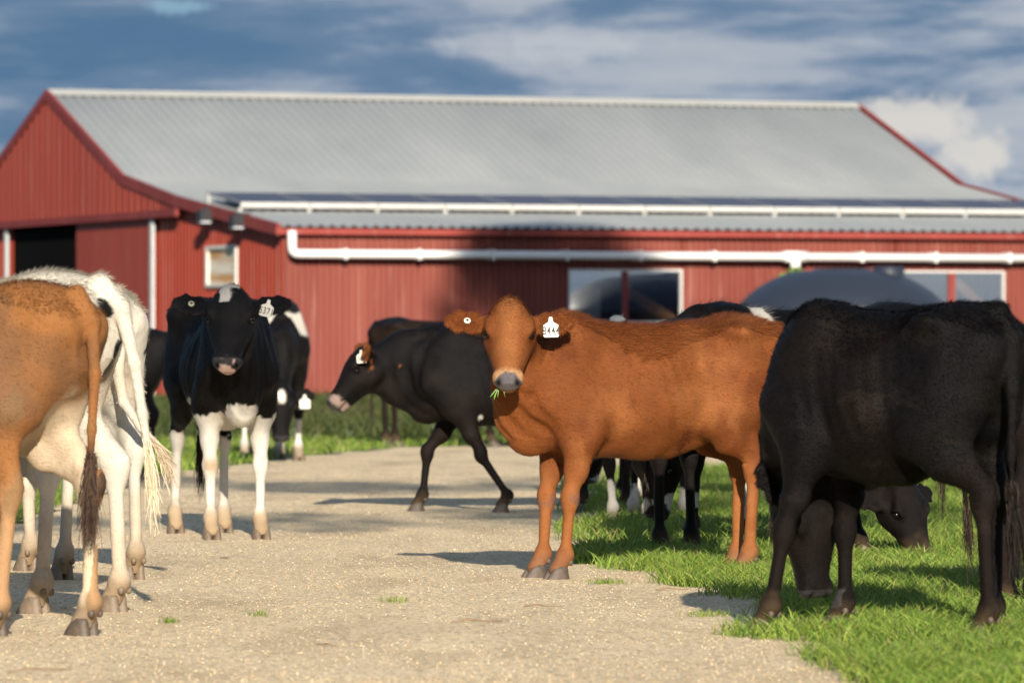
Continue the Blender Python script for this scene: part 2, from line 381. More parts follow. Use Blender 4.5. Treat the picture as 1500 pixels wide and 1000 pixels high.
# window rectangles on the long wall
wins = []
for (a, m1, m2, c_) in ((832, 913, 918, 999), (1312, 1390, 1397, 1471)):
    wins.append((Lat(a, 0), Lat(m1, 0), Lat(m2, 0), Lat(c_, 0)))
wz0 = Zat(474, 6, 0); wz1 = Zat(394, 6, 0)
holes = [(w[0], w[3], wz0, wz1) for w in wins]
ribbed_wall('wall', Lb, lambda x: 0, lambda x: 3.0, .115, .034, None, M_wall, barn, holes)
# gable end (local x=0 plane, runs along w): map wall-x -> w
Mg = Matrix(((0, 1, 0, 0), (1, 0, 0, 0), (0, 0, 1, 0), (0, 0, 0, 1)))
dw0, dw1 = Wat(115), Wat(20); gz = Zat(322, 0, 12)
pw = Wat(231)
gwin = (Wat(349), Wat(304), Zat(420, 0, 3), Zat(359, 0, 3))
ribbed_wall('wall', 28.4, lambda x: 0, lambda x: min(rh(x) - .02, 3.55), .20, .018, Mg, M_gable, barn, [(dw0, dw1, 0, gz), gwin])
mb = MB()   # upper gable cladding, proud of the wall below
ws = np.unique(np.concatenate([np.arange(5.7, 22.71, .2), [9.1, 14.2, 19.3]]))
for a, c_ in zip(ws[:-1], ws[1:]):
    o1 = -.14 - (.012 if int(round(a / .2)) % 2 else 0)
    mb.add([(o1, a, 3.45), (o1, c_, 3.45), (o1, c_, rh(c_)), (o1, a, rh(a)), (o1 + .13, a, 3.45), (o1 + .13, c_, 3.45), (o1 + .13, c_, rh(c_) - .03), (o1 + .13, a, rh(a) - .03)],
           [(0, 1, 2, 3), (0, 4, 5, 1), (1, 5, 6, 2), (3, 7, 4, 0)])
mb.build('gable_panel', M_gable, barn)
MB().box(-.20, -.135, 5.6, 22.8, 3.36, 3.50).build('gable_trim', M_trim, barn)
# other two walls
MB().box(.01, Lb - .01, 28.3, 28.4, 0, 3.0).build('wall', M_wall, barn)
mb = MB()
for (a, ha), (c_, hc) in zip(prof[:-1], prof[1:]): mb.hexa([(Lb - .05, a, 0), (Lb - .05, a, ha - .02), (Lb - .05, c_, 0), (Lb - .05, c_, hc - .02), (Lb, a, 0), (Lb, a, ha - .02), (Lb, c_, 0), (Lb, c_, hc - .02)])
mb.build('wall', M_wall, barn)
# roof sheets with ribs along the slope
pr2 = [(-.18, 3.03)] + prof[1:-1] + [(28.6, 3.03)]
x = -.10; pitch = .20; xs = []
while x < Lb - .1:
    for dx, y in ((0, 0), (.42, 0), (.55, 1), (.75, 1), (.88, 0)): xs.append((x + dx * pitch, y))
    x += pitch
V = []; Q = []
for i, (xx, y) in enumerate(xs):
    for (w, hh) in pr2: V.append((xx, w, hh + .03 + .035 * y))
m = len(pr2)
for i in range(len(xs) - 1):
    for k in range(m - 1): Q.append((i * m + k, i * m + k + 1, (i + 1) * m + k + 1, (i + 1) * m + k))
rf = link('roof', npmesh('roof', V, Q, 4), M_roof, barn)
MB().hexa([(-.27, 13.9, 5.86), (-.27, 14.2, 6.03), (-.27, 14.2, 5.99), (-.27, 14.5, 5.86), (Lb + .27, 13.9, 5.86), (Lb + .27, 14.2, 6.03), (Lb + .27, 14.2, 5.99), (Lb + .27, 14.5, 5.86)])
M_ridge = varied('ridge_cap', (.34, .34, .32), (.40, .40, .37), 1, .6)
mb = MB(); mb.add([(-.12, 13.92, 5.90), (Lb + .07, 13.92, 5.90), (Lb + .07, 14.2, 6.03), (-.12, 14.2, 6.03), (-.12, 14.48, 5.90), (Lb + .07, 14.48, 5.90), (-.12, 14.2, 5.98), (Lb + .07, 14.2, 5.98)],
       [(0, 1, 2, 3), (3, 2, 5, 4), (0, 3, 4, 6), (1, 7, 5, 2)]); mb.build('ridge_cap', M_ridge, rf)
for xx, mt in ((-.175, M_trim), (Lb + .06, M_orange)):   # barge boards
    mb = MB()
    for (a, ha), (c_, hc) in zip(pr2[:-1], pr2[1:]):
        mb.hexa([(xx, a, ha - .12), (xx, a, ha + .085), (xx, c_, hc - .12), (xx, c_, hc + .085), (xx + .07, a, ha - .12), (xx + .07, a, ha + .085), (xx + .07, c_, hc - .12), (xx + .07, c_, hc + .085)])
    mb.build('barge_board', mt, rf)
MB().box(-.2, Lb + .2, -.20, -.08, 2.93, 3.035).build('fascia', M_orange, barn)
# pipe under the eave
py_ = -.30; zl = Zat(372, 0, 0); xs0 = Lat(428, py_)
pts = [(xs0, py_, 2.99)] + [(xs0, py_, zl + .14)] + [(xs0 + .10 * (1 - math.cos(a)), py_, zl + .10 * (1 - math.sin(a)) + .0) for a in (.4, .8, 1.2)] + [(xs0 + .14, py_, zl), (Lb - .2, py_, zl - .005)]
pipe = MB().tube(pts, .075, 16).build('drain_pipe', M_white, barn, True)
mb = MB()
for px in range(505, 1500, 108):
    l = Lat(px, py_); MB().box(l - .02, l + .02, py_ - .095, -.02, zl - .09, zl + .095).build('pipe_clip', M_white, pipe)
l = Lat(1165, py_); MB().tube([(l - .22, py_, zl), (l + .22, py_, zl)], .1, 16).tube([(l, py_, zl), (l, py_, zl - .28)], .09, 14).build('pipe_joint', M_white, pipe, True)
# solar panels
pl0, plw = .12, 1.285
f0, f1 = 2.77, 4.70; hz0, hz1 = 3.54, 3.78
arr_n = 13
for i in range(arr_n):
    a = pl0 + i * plw; b_ = a + plw - .02
    p = MB().hexa([(a, f0, hz0 - .03), (a, f0, hz0), (a, f1, hz1 - .03), (a, f1, hz1), (b_, f0, hz0 - .03), (b_, f0, hz0), (b_, f1, hz1 - .03), (b_, f1, hz1)]).build('solar_panel', M_pan, barn)
    fr = MB().box(a, b_, f0 - .05, f0 - .003, hz0 - .085, hz0 + .012); fr.box(a, a + .018, f0, f1, hz0 + .002, hz0 + .004) if False else None
    k = (hz1 - hz0) / (f1 - f0)
    fr.hexa([(a - .004, f0, hz0 + .003), (a - .004, f0, hz0 + .009), (a - .004, f1, hz1 + .003), (a - .004, f1, hz1 + .009), (a + .022, f0, hz0 + .003), (a + .022, f0, hz0 + .009), (a + .022, f1, hz1 + .003), (a + .022, f1, hz1 + .009)])
    fr.box(a, b_, f1 + .003, f1 + .03, hz1 - .03, hz1 + .002)
    fr.build('panel_frame', M_alu, p)
    MB().box(a - .03, a + .03, f0 - .02, f0 + .10, rh(f0) + .03, hz0 - .085).build('bracket', M_alu, p); MB().box(a - .02, a + .02, f1 - .1, f1 - .03, rh(f1) + .03, hz1 - .031).build('bracket', M_alu, p)
# windows of the long wall
M_glass, t, b = newmat('window_glass', (.10, .12, .14), .06, 0, .9)
gl = N(t, 'ShaderNodeBsdfGlossy'); gl.inputs[0].default_value = (.9, .93, .95, 1); gl.inputs[1].default_value = .03; tp_ = N(t, 'ShaderNodeBsdfTransparent'); ms = N(t, 'ShaderNodeMixShader'); ms.inputs[0].default_value = .42
lk(t, tp_.outputs[0], ms.inputs[1]); lk(t, gl.outputs[0], ms.inputs[2]); lk(t, ms.outputs[0], t.nodes['Material Output'].inputs[0])
M_sill = varied('window_frame_paint', (.52, .52, .50), (.60, .60, .58), 5, .5)
for wi, w in enumerate(wins):
    wf = MB()
    x0, x1 = w[0], w[3]
    for (a, c_, z0, z1) in ((x0, x1, wz1 - .035, wz1), (x0, x1, wz0, wz0 + .045), (x0, x0 + .035, wz0 + .045, wz1 - .035), (x1 - .035, x1, wz0 + .045, wz1 - .035)):
        wf.box(a, c_, -.03, .06, z0, z1)
    wo_ = wf.build('window', M_sill, barn)
    MB().box(w[1] - .01, w[2] + .01, -.045, .065, wz0 + .046, wz1 - .036).build('mullion', M_trim, wo_)
    for (a, c_) in ((x0 + .036, w[1] - .012), (w[2] + .012, x1 - .036)):
        MB().box(a, c_, .010, .018, wz0 + .046, wz1 - .036).build('pane', M_glass, wo_)
    # diagonal timber brace seen inside, pale sheet leaning inside the first window
    a = Vector((w[2] + .02, .32, wz1 - .30)); c_ = Vector((x1 + .25, .32, wz0 - .10))
    if wi == 1: a.z += .25
    dr = (c_ - a).normalized(); nn = Vector((-dr.z, 0, dr.x)) * .09
    MB().hexa([a - nn, a + nn, a - nn + Vector((0, .06, 0)), a + nn + Vector((0, .06, 0)), c_ - nn, c_ + nn, c_ - nn + Vector((0, .06, 0)), c_ + nn + Vector((0, .06, 0))]).build('timber_brace', M_wood, wo_)
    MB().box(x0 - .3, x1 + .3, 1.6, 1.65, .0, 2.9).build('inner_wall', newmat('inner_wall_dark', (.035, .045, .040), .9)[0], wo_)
    if wi == 0: MB().box(x0 + .02, w[1] - .28, .4, .43, wz0 - .3, wz1 - .32).build('inner_sheet', varied('pale_sheet', (.50, .58, .62), (.62, .68, .70), 2, .7), wo_)
# sliding door opening, posts, gable window, lamps
MB().box(.02, .05, dw0 - .6, dw1 + .6, 0, 3.3).box(1.2, 1.25, dw0 - 3, dw1 + 3, 0, 3.3).build('door_shade_sheet', M_dark, barn)  # near-black sheets behind the opening, standing in for the shade inside
MB().box(-.085, -.03, Wat(228), Wat(118) , .1, gz + .12).build('sliding_door', M_gable, barn)
for px in (17, 231):
    w = Wat(px); MB().box(-.13, -.088, w - .11, w + .11, 0, 3.35).box(-.15, -.131, w - .11, w - .07, 0, 3.35).build('door_post', M_galv, barn)
wo_ = MB().box(-.05, .03, gwin[0] - .0, gwin[0] + .10, gwin[2], gwin[3]).box(-.05, .03, gwin[1] - .1, gwin[1], gwin[2], gwin[3]).box(-.05, .03, gwin[0] + .1, gwin[1] - .1, gwin[3] - .06, gwin[3]).box(-.05, .03, gwin[0] + .1, gwin[1] - .1, gwin[2], gwin[2] + .06).build('window', varied('cream_frame', (.62, .60, .55), (.7, .68, .62), 4, .5), barn)
M_blind, t, b = newmat('blind', (.6, .5, .35), .8); tcn = N(t, 'ShaderNodeTexCoord').outputs['Object']
f = noise(t, mapping(t, tcn, (1, .4, 7)), 1.0, 3); lk(t, mix(t, ramp(t, f, [(.42, 0.), (.58, 1.)]), (.70, .66, .55), (.50, .28, .12)), b.inputs['Base Color'])
MB().box(0, .02, gwin[0] + .101, gwin[1] - .101, gwin[2] + .061, gwin[3] - .061).build('blind', M_blind, wo_)
M_lamp = newmat('black_lamp', (.02, .02, .025), .4)[0]; M_lens = varied('lamp_glass', (.45, .47, .5), (.6, .62, .66), 20, .2)
for px, py in ((320, 318), (368, 326)):
    w = Wat(px); z = Zat(py, 0, w)
    l_ = MB().box(-.38, -.16, w - .14, w + .10, z - .07, z + .12).box(-.30, -.02, w - .03, w + .03, z + .13, z + .17).build('floodlight', M_lamp, barn)
    MB().box(-.36, -.18, w - .12, w + .08, z - .11, z - .071).build('lens', M_lens, l_)
# concrete footing
MB().box(-.10, Lb + .1, -.06, 28.5, -.05, .10).build('footing', varied('concrete', (.28, .26, .22), (.38, .35, .30), 1, .9), barn)

# ------------------------------------------------------------------ water tank
M_tank, t, b = newmat('tank_plastic', (.022, .028, .042), .45, 0, .4)
td = 97.0; tx = xat(1233, td); tank = empty('water_tank', (tx, td, 0))
tag(tank, 'big round dark grey plastic water tank with domed top beside the barn', 'water tank')
def lathe(pr, n=64):
    mb = MB(); vs = []; fs = []
    for r_, z in pr:
        for k in range(n): vs.append((r_ * math.cos(2 * math.pi * k / n), r_ * math.sin(2 * math.pi * k / n), z))
    for i in range(len(pr) - 1):
        for k in range(n): a = i * n + k; b = i * n + (k + 1) % n; fs.append((a, b, b + n, a + n))
    mb.add(vs, fs); return mb
TR = 1.76; pr = [(TR, 0)]
z = 0
for i in range(8): pr += [(TR, z + .02), (TR - .03, z + .04), (TR - .03, z + .17), (TR, z + .19)]; z += .20
pr += [(TR, 1.62), (TR + .02, 1.66), (TR, 1.70)]
pr = [(TR, 0), (TR, 1.55), (TR + .02, 1.60), (TR + .02, 1.66), (TR, 1.70)]
pr += [(1.70, 1.78), (1.58, 1.90), (1.40, 2.03), (1.18, 2.15), (.98, 2.23), (.84, 2.27), (.5, 2.30), (.46, 2.33), (.05, 2.34), (0.001, 2.34)]
lathe(pr).build('tank_shell', M_tank, tank, True)
lathe([(.27, 2.05), (.27, 2.40), (.24, 2.43), (.001, 2.44)], 20).build('lid', M_tank, tank, True).location = (.78, -.3, -.07)
mb = MB()
for k in range(12):
    a = math.pi * 2 * k / 12 + .2; ca, sa = math.cos(a), math.sin(a)
    mb.tube([(r_ * ca, r_ * sa, z + .012) for r_, z in ((1.71, 1.765), (1.58, 1.90), (1.40, 2.03), (1.18, 2.15), (.98, 2.23), (.52, 2.295))], .014, 6)
lathe([(1.775, 1.30), (1.80, 1.33), (1.775, 1.36)]).build('rim_band', M_tank, tank, True)

# ------------------------------------------------------------------ plants and trees
leafm, t, b = newmat('leaf', (.05, .10, .02), .5, 0, .4)
at = N(t, 'ShaderNodeAttribute', attribute_name='tint'); lk(t, at.outputs['Color'], b.inputs['Base Color'])
barkm = varied('bark', (.10, .075, .055), (.17, .13, .10), 6, .9, .02, 20)
def leaves(name, centers, radii, n, size, parent, c1, c2):
    k = rng.integers(0, len(centers), n); C0 = np.array(centers)[k]; RR = np.array(radii)[k][:, None]
    v = rng.normal(size=(n, 3)); v /= np.linalg.norm(v, axis=1)[:, None]; P = C0 + v * RR * (.35 + .65 * rng.random((n, 1)) ** .5) * [1, 1, .75]
    a = rng.normal(size=(n, 3)); a /= np.linalg.norm(a, axis=1)[:, None]; b2 = np.cross(a, rng.normal(size=(n, 3))); b2 /= np.linalg.norm(b2, axis=1)[:, None]
    s = size * (.6 + .8 * rng.random((n, 1))); V = np.stack([P - a * s, P + b2 * s * .4, P + a * s, P - b2 * s * .4], 1).reshape(-1, 3)
    me = npmesh(name, V, np.arange(4 * n).reshape(-1, 4), 4); t_ = rng.random((n, 1)); c = np.array(c1) * (1 - t_) + np.array(c2) * t_
    setcol(me, 'tint', np.repeat(np.concatenate([c, np.ones((n, 1))], 1), 4, 0)); return link(name, me, leafm, parent)
def tree(x, y, H, cr, base, n, label, seed, leaf=.16, spread=1.0):
    rs = np.random.default_rng(seed); t_ = empty('tree', (x, y, 0)); tag(t_, label, 'tree', 'tall trees beside and behind the camera')
    mb = MB(); r0 = H * .018; pts = [(0, 0, -.1), (.1, .05, H * .3), (-.1, .1, H * .6), (.05, 0, H * .92)]
    mb.tube(pts, [r0, r0 * .75, r0 * .5, r0 * .15], 10); cs = []; rr = []
    for k in range(22):
        z = base + (H - base) * (k + .5) / 22; fr = math.sin(math.pi * min(1, (z - base) / (H - base) * .75 + .24)); a = rs.random() * 6.28; l = cr * fr * (.35 + .65 * rs.random()) * spread
        e = (math.cos(a) * l, math.sin(a) * l, z + .3 * l); mb.tube([(0, 0, z - .5 * l), (e[0] * .5, e[1] * .5, z), e], [r0 * .3, r0 * .18, r0 * .05], 6)
        cs.append(e); rr.append(cr * .30 * (.7 + .6 * rs.random()))
    mb.build('trunk', barkm, t_, True); leaves('crown', cs, rr, n, leaf, t_, (.035, .075, .018), (.07, .12, .03)); return t_
te = math.tan(R(SUN_EL)); ta = math.tan(R(SUN_AZ))
# tree whose shadow falls on the barn wall
Yt = 44.0; zt = 1.6 + (100 - Yt) * te
tree(xat(750, 100) + (100 - Yt) * ta + .6, Yt, zt + .9, 4.3, zt - 6.2, 10500, 'tall leafy tree right of the track throwing shade on the barn wall', 3, .17)
bt_ = empty('tree', (7.6, 3.0, 0)); tag(bt_, 'leaning tree added out of view, its long limb shading the track', 'tree', 'tall trees beside and behind the camera')  # unseen tree added to throw broken bands of shade across the track
_m = MB().tube([(0, 0, -.1), (.1, 0, 5), (-.2, 0, 10), (-.6, .2, 13)], [.28, .22, .15, .06], 10); _c = []; _r = []
for k in range(13):
    cx_ = -8.6 + 7.0 * (k * .618 % 1); zz = (10.4 + 1.0 * random.random()) if k % 2 else (13.2 + 1.3 * random.random())
    _m.tube([(-.1, 0, zz - 1.6), (cx_ * .5, .2, zz - .4), (cx_, .3, zz)], [.06, .035, .015], 6); _c.append((cx_, .3, zz)); _r.append(.75 + .3 * random.random())
_m.build('trunk', barkm, bt_, True); leaves('crown', _c, _r, 2600, .13, bt_, (.035, .075, .018), (.07, .12, .03))
for i, (x, y, H) in enumerate(((-62, 18, 9), (-74, 8, 12), (-70, -6, 8), (-58, 2, 7), (-90, 24, 13), (-84, -10, 10))):
    tree(x, y, H, H * .38, H * .12, 5000, ['round', 'tall', 'low', 'small', 'tallest', 'far'][i] + ' green tree in the paddock left behind the camera, mirrored in the barn windows', 20 + i, .35, 1.1)
# climbing plant by the pipe behind the tank
lp = Lat(1150, -.45); ct, st = math.cos(TH), math.sin(TH)
pw_ = Vector((BX + lp * ct + .45 * st, BY + lp * st - .45 * ct, 0))
vine = empty('climbing_shrub', pw_); tag(vine, 'small green shrub growing up the barn wall behind the water tank', 'shrub')
MB().tube([(0, 0, 0), (.05, .02, 1.0), (-.03, 0, 1.9), (.0, 0, 2.35)], [.03, .025, .018, .01], 8).build('stem', barkm, vine)
leaves('foliage', [(0, 0, 2.15), (.18, 0, 2.3), (-.12, 0, 2.0), (.3, 0, 2.2), (0, 0, 1.6)], [.2, .15, .2, .12, .25], 900, .05, vine, (.08, .16, .03), (.18, .28, .06))
# ------------------------------------------------------------------ cattle
coatm, t, b = newmat('cow_coat', (.2, .1, .05), .6, 0, .10)
at = N(t, 'ShaderNodeAttribute', attribute_name='coat'); tcn = N(t, 'ShaderNodeTexCoord').outputs['Object']
hn = noise(t, mapping(t, tcn, (14, 90, 60)), 3.0, 4, .7, .4); hn2 = noise(t, mapping(t, tcn, (1, 1, 1)), 9.0, 5, .6)
f = mth(t, 'ADD', mth(t, 'MULTIPLY', hn, .50), mth(t, 'MULTIPLY', hn2, .55)); f = mth(t, 'ADD', f, .48)
cc = N(t, 'ShaderNodeVectorMath', operation='SCALE'); lk(t, at.outputs['Color'], cc.inputs[0]); lk(t, f, cc.inputs['Scale']); du = ramp(t, noise(t, mapping(t, tcn, (1, 1, 1.6), (3, 1, 2)), 5.0, 6, .7), [(.55, 0.), (.78, .035)]); lk(t, mix(t, du, cc.outputs[0], (.34, .25, .17)), b.inputs['Base Color'])
rr_ = mth(t, 'ADD', mth(t, 'MULTIPLY', at.outputs['Alpha'], -.32), mth(t, 'ADD', .44, mth(t, 'MULTIPLY', hn, .12))); lk(t, rr_, b.inputs['Roughness'])
b.inputs['Sheen Weight'].default_value = .0; b.inputs['Sheen Roughness'].default_value = .4
bn = N(t, 'ShaderNodeBump'); bn.inputs['Strength'].default_value = .8; bn.inputs['Distance'].default_value = .006
lk(t, hn, bn.inputs['Height']); lk(t, bn.outputs[0], b.inputs['Normal'])
hairm, t, b = newmat('cow_hair', (.2, .1, .05), .55, 0, .07)
at = N(t, 'ShaderNodeAttribute', attribute_name='coat'); lk(t, at.outputs['Color'], b.inputs['Base Color'])
M_eye = newmat('eye_dark', (.006, .004, .003), .08, 0, .35)[0]
M_hoof = varied('hoof_horn', (.12, .085, .055), (.20, .15, .10), 40, .6)
M_hoofd = varied('dark_hoof_horn', (.045, .035, .028), (.11, .08, .055), 40, .6)
M_tag = varied('tag_plastic', (.50, .48, .40), (.60, .58, .50), 60, .5); M_tagy = varied('tag_cream', (.44, .39, .24), (.55, .50, .34), 60, .5); M_ink = newmat('tag_ink', (.01, .01, .01), .6)[0]

class Field:
    def __init__(s, lo, hi, h):
        s.lo = np.array(lo, np.float32); s.h = h; s.n = np.ceil((np.array(hi) - s.lo) / h).astype(int) + 1
        s.F = np.full(s.n, .3, np.float32); s.ax = [s.lo[i] + h * np.arange(s.n[i], dtype=np.float32) for i in range(3)]
    def box(s, lo, hi):
        a = np.clip(np.floor((np.array(lo) - s.lo) / s.h).astype(int), 0, s.n); b = np.clip(np.ceil((np.array(hi) - s.lo) / s.h).astype(int) + 1, 0, s.n)
        return tuple(slice(int(a[i]), int(b[i])) for i in range(3))
    def pts(s, sl):
        return s.ax[0][sl[0]][:, None, None], s.ax[1][sl[1]][None, :, None], s.ax[2][sl[2]][None, None, :]
    def comb(s, sl, d, k, sub=False):
        a = s.F[sl]
        if a.size == 0: return
        if sub: d = -d; h = np.maximum(k - np.abs(a - d), 0) / k; s.F[sl] = np.maximum(a, d) + h * h * k / 4
        else: h = np.maximum(k - np.abs(a - d), 0) / k; s.F[sl] = np.minimum(a, d) - h * h * k / 4
    def cone(s, A, B, ra, rb, ref=(1, 0, 0), k=.03, sub=False):
        A = np.array(A, float); B = np.array(B, float); ra = ra if hasattr(ra, '__len__') else (ra, ra); rb = rb if hasattr(rb, '__len__') else (rb, rb)
        m = max(*ra, *rb) + k + s.h; sl = s.box(np.minimum(A, B) - m, np.maximum(A, B) + m); X, Y, Z = s.pts(sl)
        ab = B - A; L = max(np.linalg.norm(ab), 1e-6); tt = ab / L; e1 = np.array(ref, float); e1 = e1 - tt * e1.dot(tt); e1 /= np.linalg.norm(e1) + 1e-9; e2 = np.cross(tt, e1)
        x = X - A[0]; y = Y - A[1]; z = Z - A[2]
        ax = x * tt[0] + y * tt[1] + z * tt[2]; u = x * e1[0] + y * e1[1] + z * e1[2]; v = x * e2[0] + y * e2[1] + z * e2[2]
        q = np.clip(ax / L, 0, 1); ex = ax - q * L; r1 = ra[0] + (rb[0] - ra[0]) * q; r2 = ra[1] + (rb[1] - ra[1]) * q; mn = np.minimum(r1, r2)
        r = np.sqrt((u / r1) ** 2 + (v / r2) ** 2 + (ex / np.minimum(mn * 1.3, np.maximum(r1, r2))) ** 2); s.comb(sl, ((r - 1) * mn).astype(np.float32), k, sub)
    def ell(s, c, r, M=None, k=.03, sub=False):
        m = max(r) + k + s.h; sl = s.box(np.array(c) - m, np.array(c) + m); X, Y, Z = s.pts(sl); x = X - c[0]; y = Y - c[1]; z = Z - c[2]
        if M is not None: x, y, z = (x * M[i][0] + y * M[i][1] + z * M[i][2] for i in range(3))
        q = np.sqrt((x / r[0]) ** 2 + (y / r[1]) ** 2 + (z / r[2]) ** 2); s.comb(sl, ((q - 1) * min(r)).astype(np.float32), k, sub)
    def loft(s, st, O, M, k=.04, p=2.3):
        """st rows: x, top, bottom, half width, narrowing of the top, narrowing of the bottom; O origin, M rows = axes"""
        st = np.array(st, float); x0, x1 = st[0, 0], st[-1, 0]; M = np.array(M, float); O = np.array(O, float)
        zs = [st[:, 1].max() + k, st[:, 2].min() - k]; w = st[:, 3].max() + k
        cs = np.array([O + M[0] * a + M[1] * b_ + M[2] * c for a in (x0 - k, x1 + k) for b_ in (-w, w) for c in zs]); sl = s.box(cs.min(0) - s.h, cs.max(0) + s.h)
        X, Y, Z = s.pts(sl); x = X - O[0]; y = Y - O[1]; z = Z - O[2]; u, v, w = (x * M[i][0] + y * M[i][1] + z * M[i][2] for i in range(3))
        fine = np.linspace(x0, x1, 120); 
        def sp(col):
            a = np.interp(fine, st[:, 0], st[:, col]); kk = np.ones(7) / 7; pd = np.pad(a, 3, 'edge'); return np.convolve(pd, kk, 'valid')
        T, B_, W, NT, NB = (np.interp(np.clip(u, x0, x1), fine, sp(c)) for c in range(1, 6))
        c = (T + B_) / 2; a = np.maximum((T - B_) / 2, .01); q = (w - c) / a; nar = 1 - NT * np.clip(q, 0, 1.2) ** 1.5 - NB * np.clip(-q, 0, 1.2) ** 1.5
        W = np.maximum(W * nar, .008); r = ((np.abs(v) / W) ** p + np.abs(q) ** p) ** (1 / p); d = (r - 1) * np.minimum(W, a)
        ex = np.maximum(np.maximum(x0 - u, u - x1), 0); d = np.where(ex > 0, np.sqrt(np.maximum(d, 0) ** 2 + ex ** 2), d); s.comb(sl, d.astype(np.float32), k)
    def extract(s, sm=2):
        Fd = s.F; S = Fd < 0; n = s.n
        cnt = sum(S[i:n[0] - 1 + i, j:n[1] - 1 + j, k:n[2] - 1 + k].astype(np.int8) for i in (0, 1) for j in (0, 1) for k in (0, 1))
        act = (cnt > 0) & (cnt < 8); idx = np.argwhere(act); ids = np.full(act.shape, -1, np.int32); ids[act] = np.arange(len(idx))
        acc = np.zeros((len(idx), 3)); num = np.zeros(len(idx))
        cr = [(a, b_, c) for a in (0, 1) for b_ in (0, 1) for c in (0, 1)]
        val = {c: Fd[idx[:, 0] + c[0], idx[:, 1] + c[1], idx[:, 2] + c[2]] for c in cr}
        for c in cr:
            for ax in range(3):
                if c[ax]: continue
                e = list(c); e[ax] = 1; e = tuple(e); a, b_ = val[c], val[e]; m = (a < 0) != (b_ < 0); t_ = np.where(m, a / np.where(m, a - b_, 1), 0)
                p = np.array(c, float)[None] + np.zeros((len(idx), 1)); p[:, ax] += t_; acc[m] += p[m]; num[m] += 1
        V = s.lo + s.h * (idx + acc / num[:, None]); Q = []
        for ax in range(3):
            o = [1, 1, 1]; o[ax] = 0; o1, o2 = [i for i in range(3) if i != ax]
            a = S[tuple(slice(1, n[i] - 1) if i != ax else slice(0, n[i] - 1) for i in range(3))]; b_ = S[tuple(slice(1, n[i] - 1) if i != ax else slice(1, n[i]) for i in range(3))]
            e = np.argwhere(a != b_); sgn = a[a != b_]; e[:, o1] += 1; e[:, o2] += 1
            def cid(d1, d2): c = e.copy(); c[:, o1] -= d1; c[:, o2] -= d2; return ids[c[:, 0], c[:, 1], c[:, 2]]
            q = np.stack([cid(1, 1), cid(0, 1), cid(0, 0), cid(1, 0)], 1)
            fl = sgn if ax != 1 else ~sgn; q = np.where(fl[:, None], q, q[:, ::-1]); Q.append(q)
        Q = np.concatenate(Q); Q = Q[(Q >= 0).all(1)]
        for _ in range(sm):
            A = np.zeros_like(V); w = np.zeros(len(V))
            for i in range(4):
                a = Q[:, i]; b_ = Q[:, (i + 1) % 4]
                for c in range(3): A[:, c] += np.bincount(a, V[b_, c], len(V)) + np.bincount(b_, V[a, c], len(V))
                w += np.bincount(a, minlength=len(V)) + np.bincount(b_, minlength=len(V))
            V = V * .45 + .55 * A / np.maximum(w, 1)[:, None]
        return V, Q

def norm(v): v = np.array(v, float); return v / np.linalg.norm(v)
TORSO = [(-.70, 1.02, .90, .035, 0, 0), (-.675, 1.075, .80, .095, 0, .1), (-.62, 1.135, .78, .14, .05, .15), (-.54, 1.152, .70, .175, .12, .15), (-.43, 1.158, .66, .200, .18, .2), (-.33, 1.14, .60, .205, .34, .2),
         (-.20, 1.122, .575, .222, .42, .22), (-.05, 1.115, .532, .234, .42, .25), (.10, 1.125, .522, .228, .45, .25), (.24, 1.14, .53, .21, .52, .3), (.36, 1.15, .56, .19, .62, .32), (.46, 1.12, .575, .175, .62, .3),
         (.55, 1.03, .60, .15, .45, .3), (.62, .95, .66, .11, .3, .25), (.665, .88, .73, .05, .1, .1)]
HEAD = [(-.015, .02, -.05, .045, 0, 0), (.0, .050, -.085, .070, .1, 0), (.03, .078, -.11, .090, .12, .25), (.09, .092, -.13, .100, .20, .35), (.15, .085, -.132, .100, .22, .45), (.20, .074, -.12, .094, .20, .45), (.25, .060, -.10, .080, .15, .40),
        (.30, .050, -.082, .066, .12, .32), (.34, .046, -.074, .058, .05, .30), (.375, .044, -.068, .062, .05, .30), (.400, .034, -.055, .056, .05, .25), (.418, .012, -.035, .036, 0, 0)]
LEFT, RIGHT = 1, -1
def hair_tris(P, D, L, W, cols, up):
    S = np.cross(D, up); S /= np.linalg.norm(S, axis=1)[:, None] + 1e-9; W = W[:, None] / 2; L = L[:, None]
    V = np.stack([P - S * W, P + S * W, P + D * L], 1).reshape(-1, 3); return V, np.arange(len(V)).reshape(-1, 3), np.concatenate([np.repeat(cols, 3, 0), np.ones((len(V), 1))], 1)
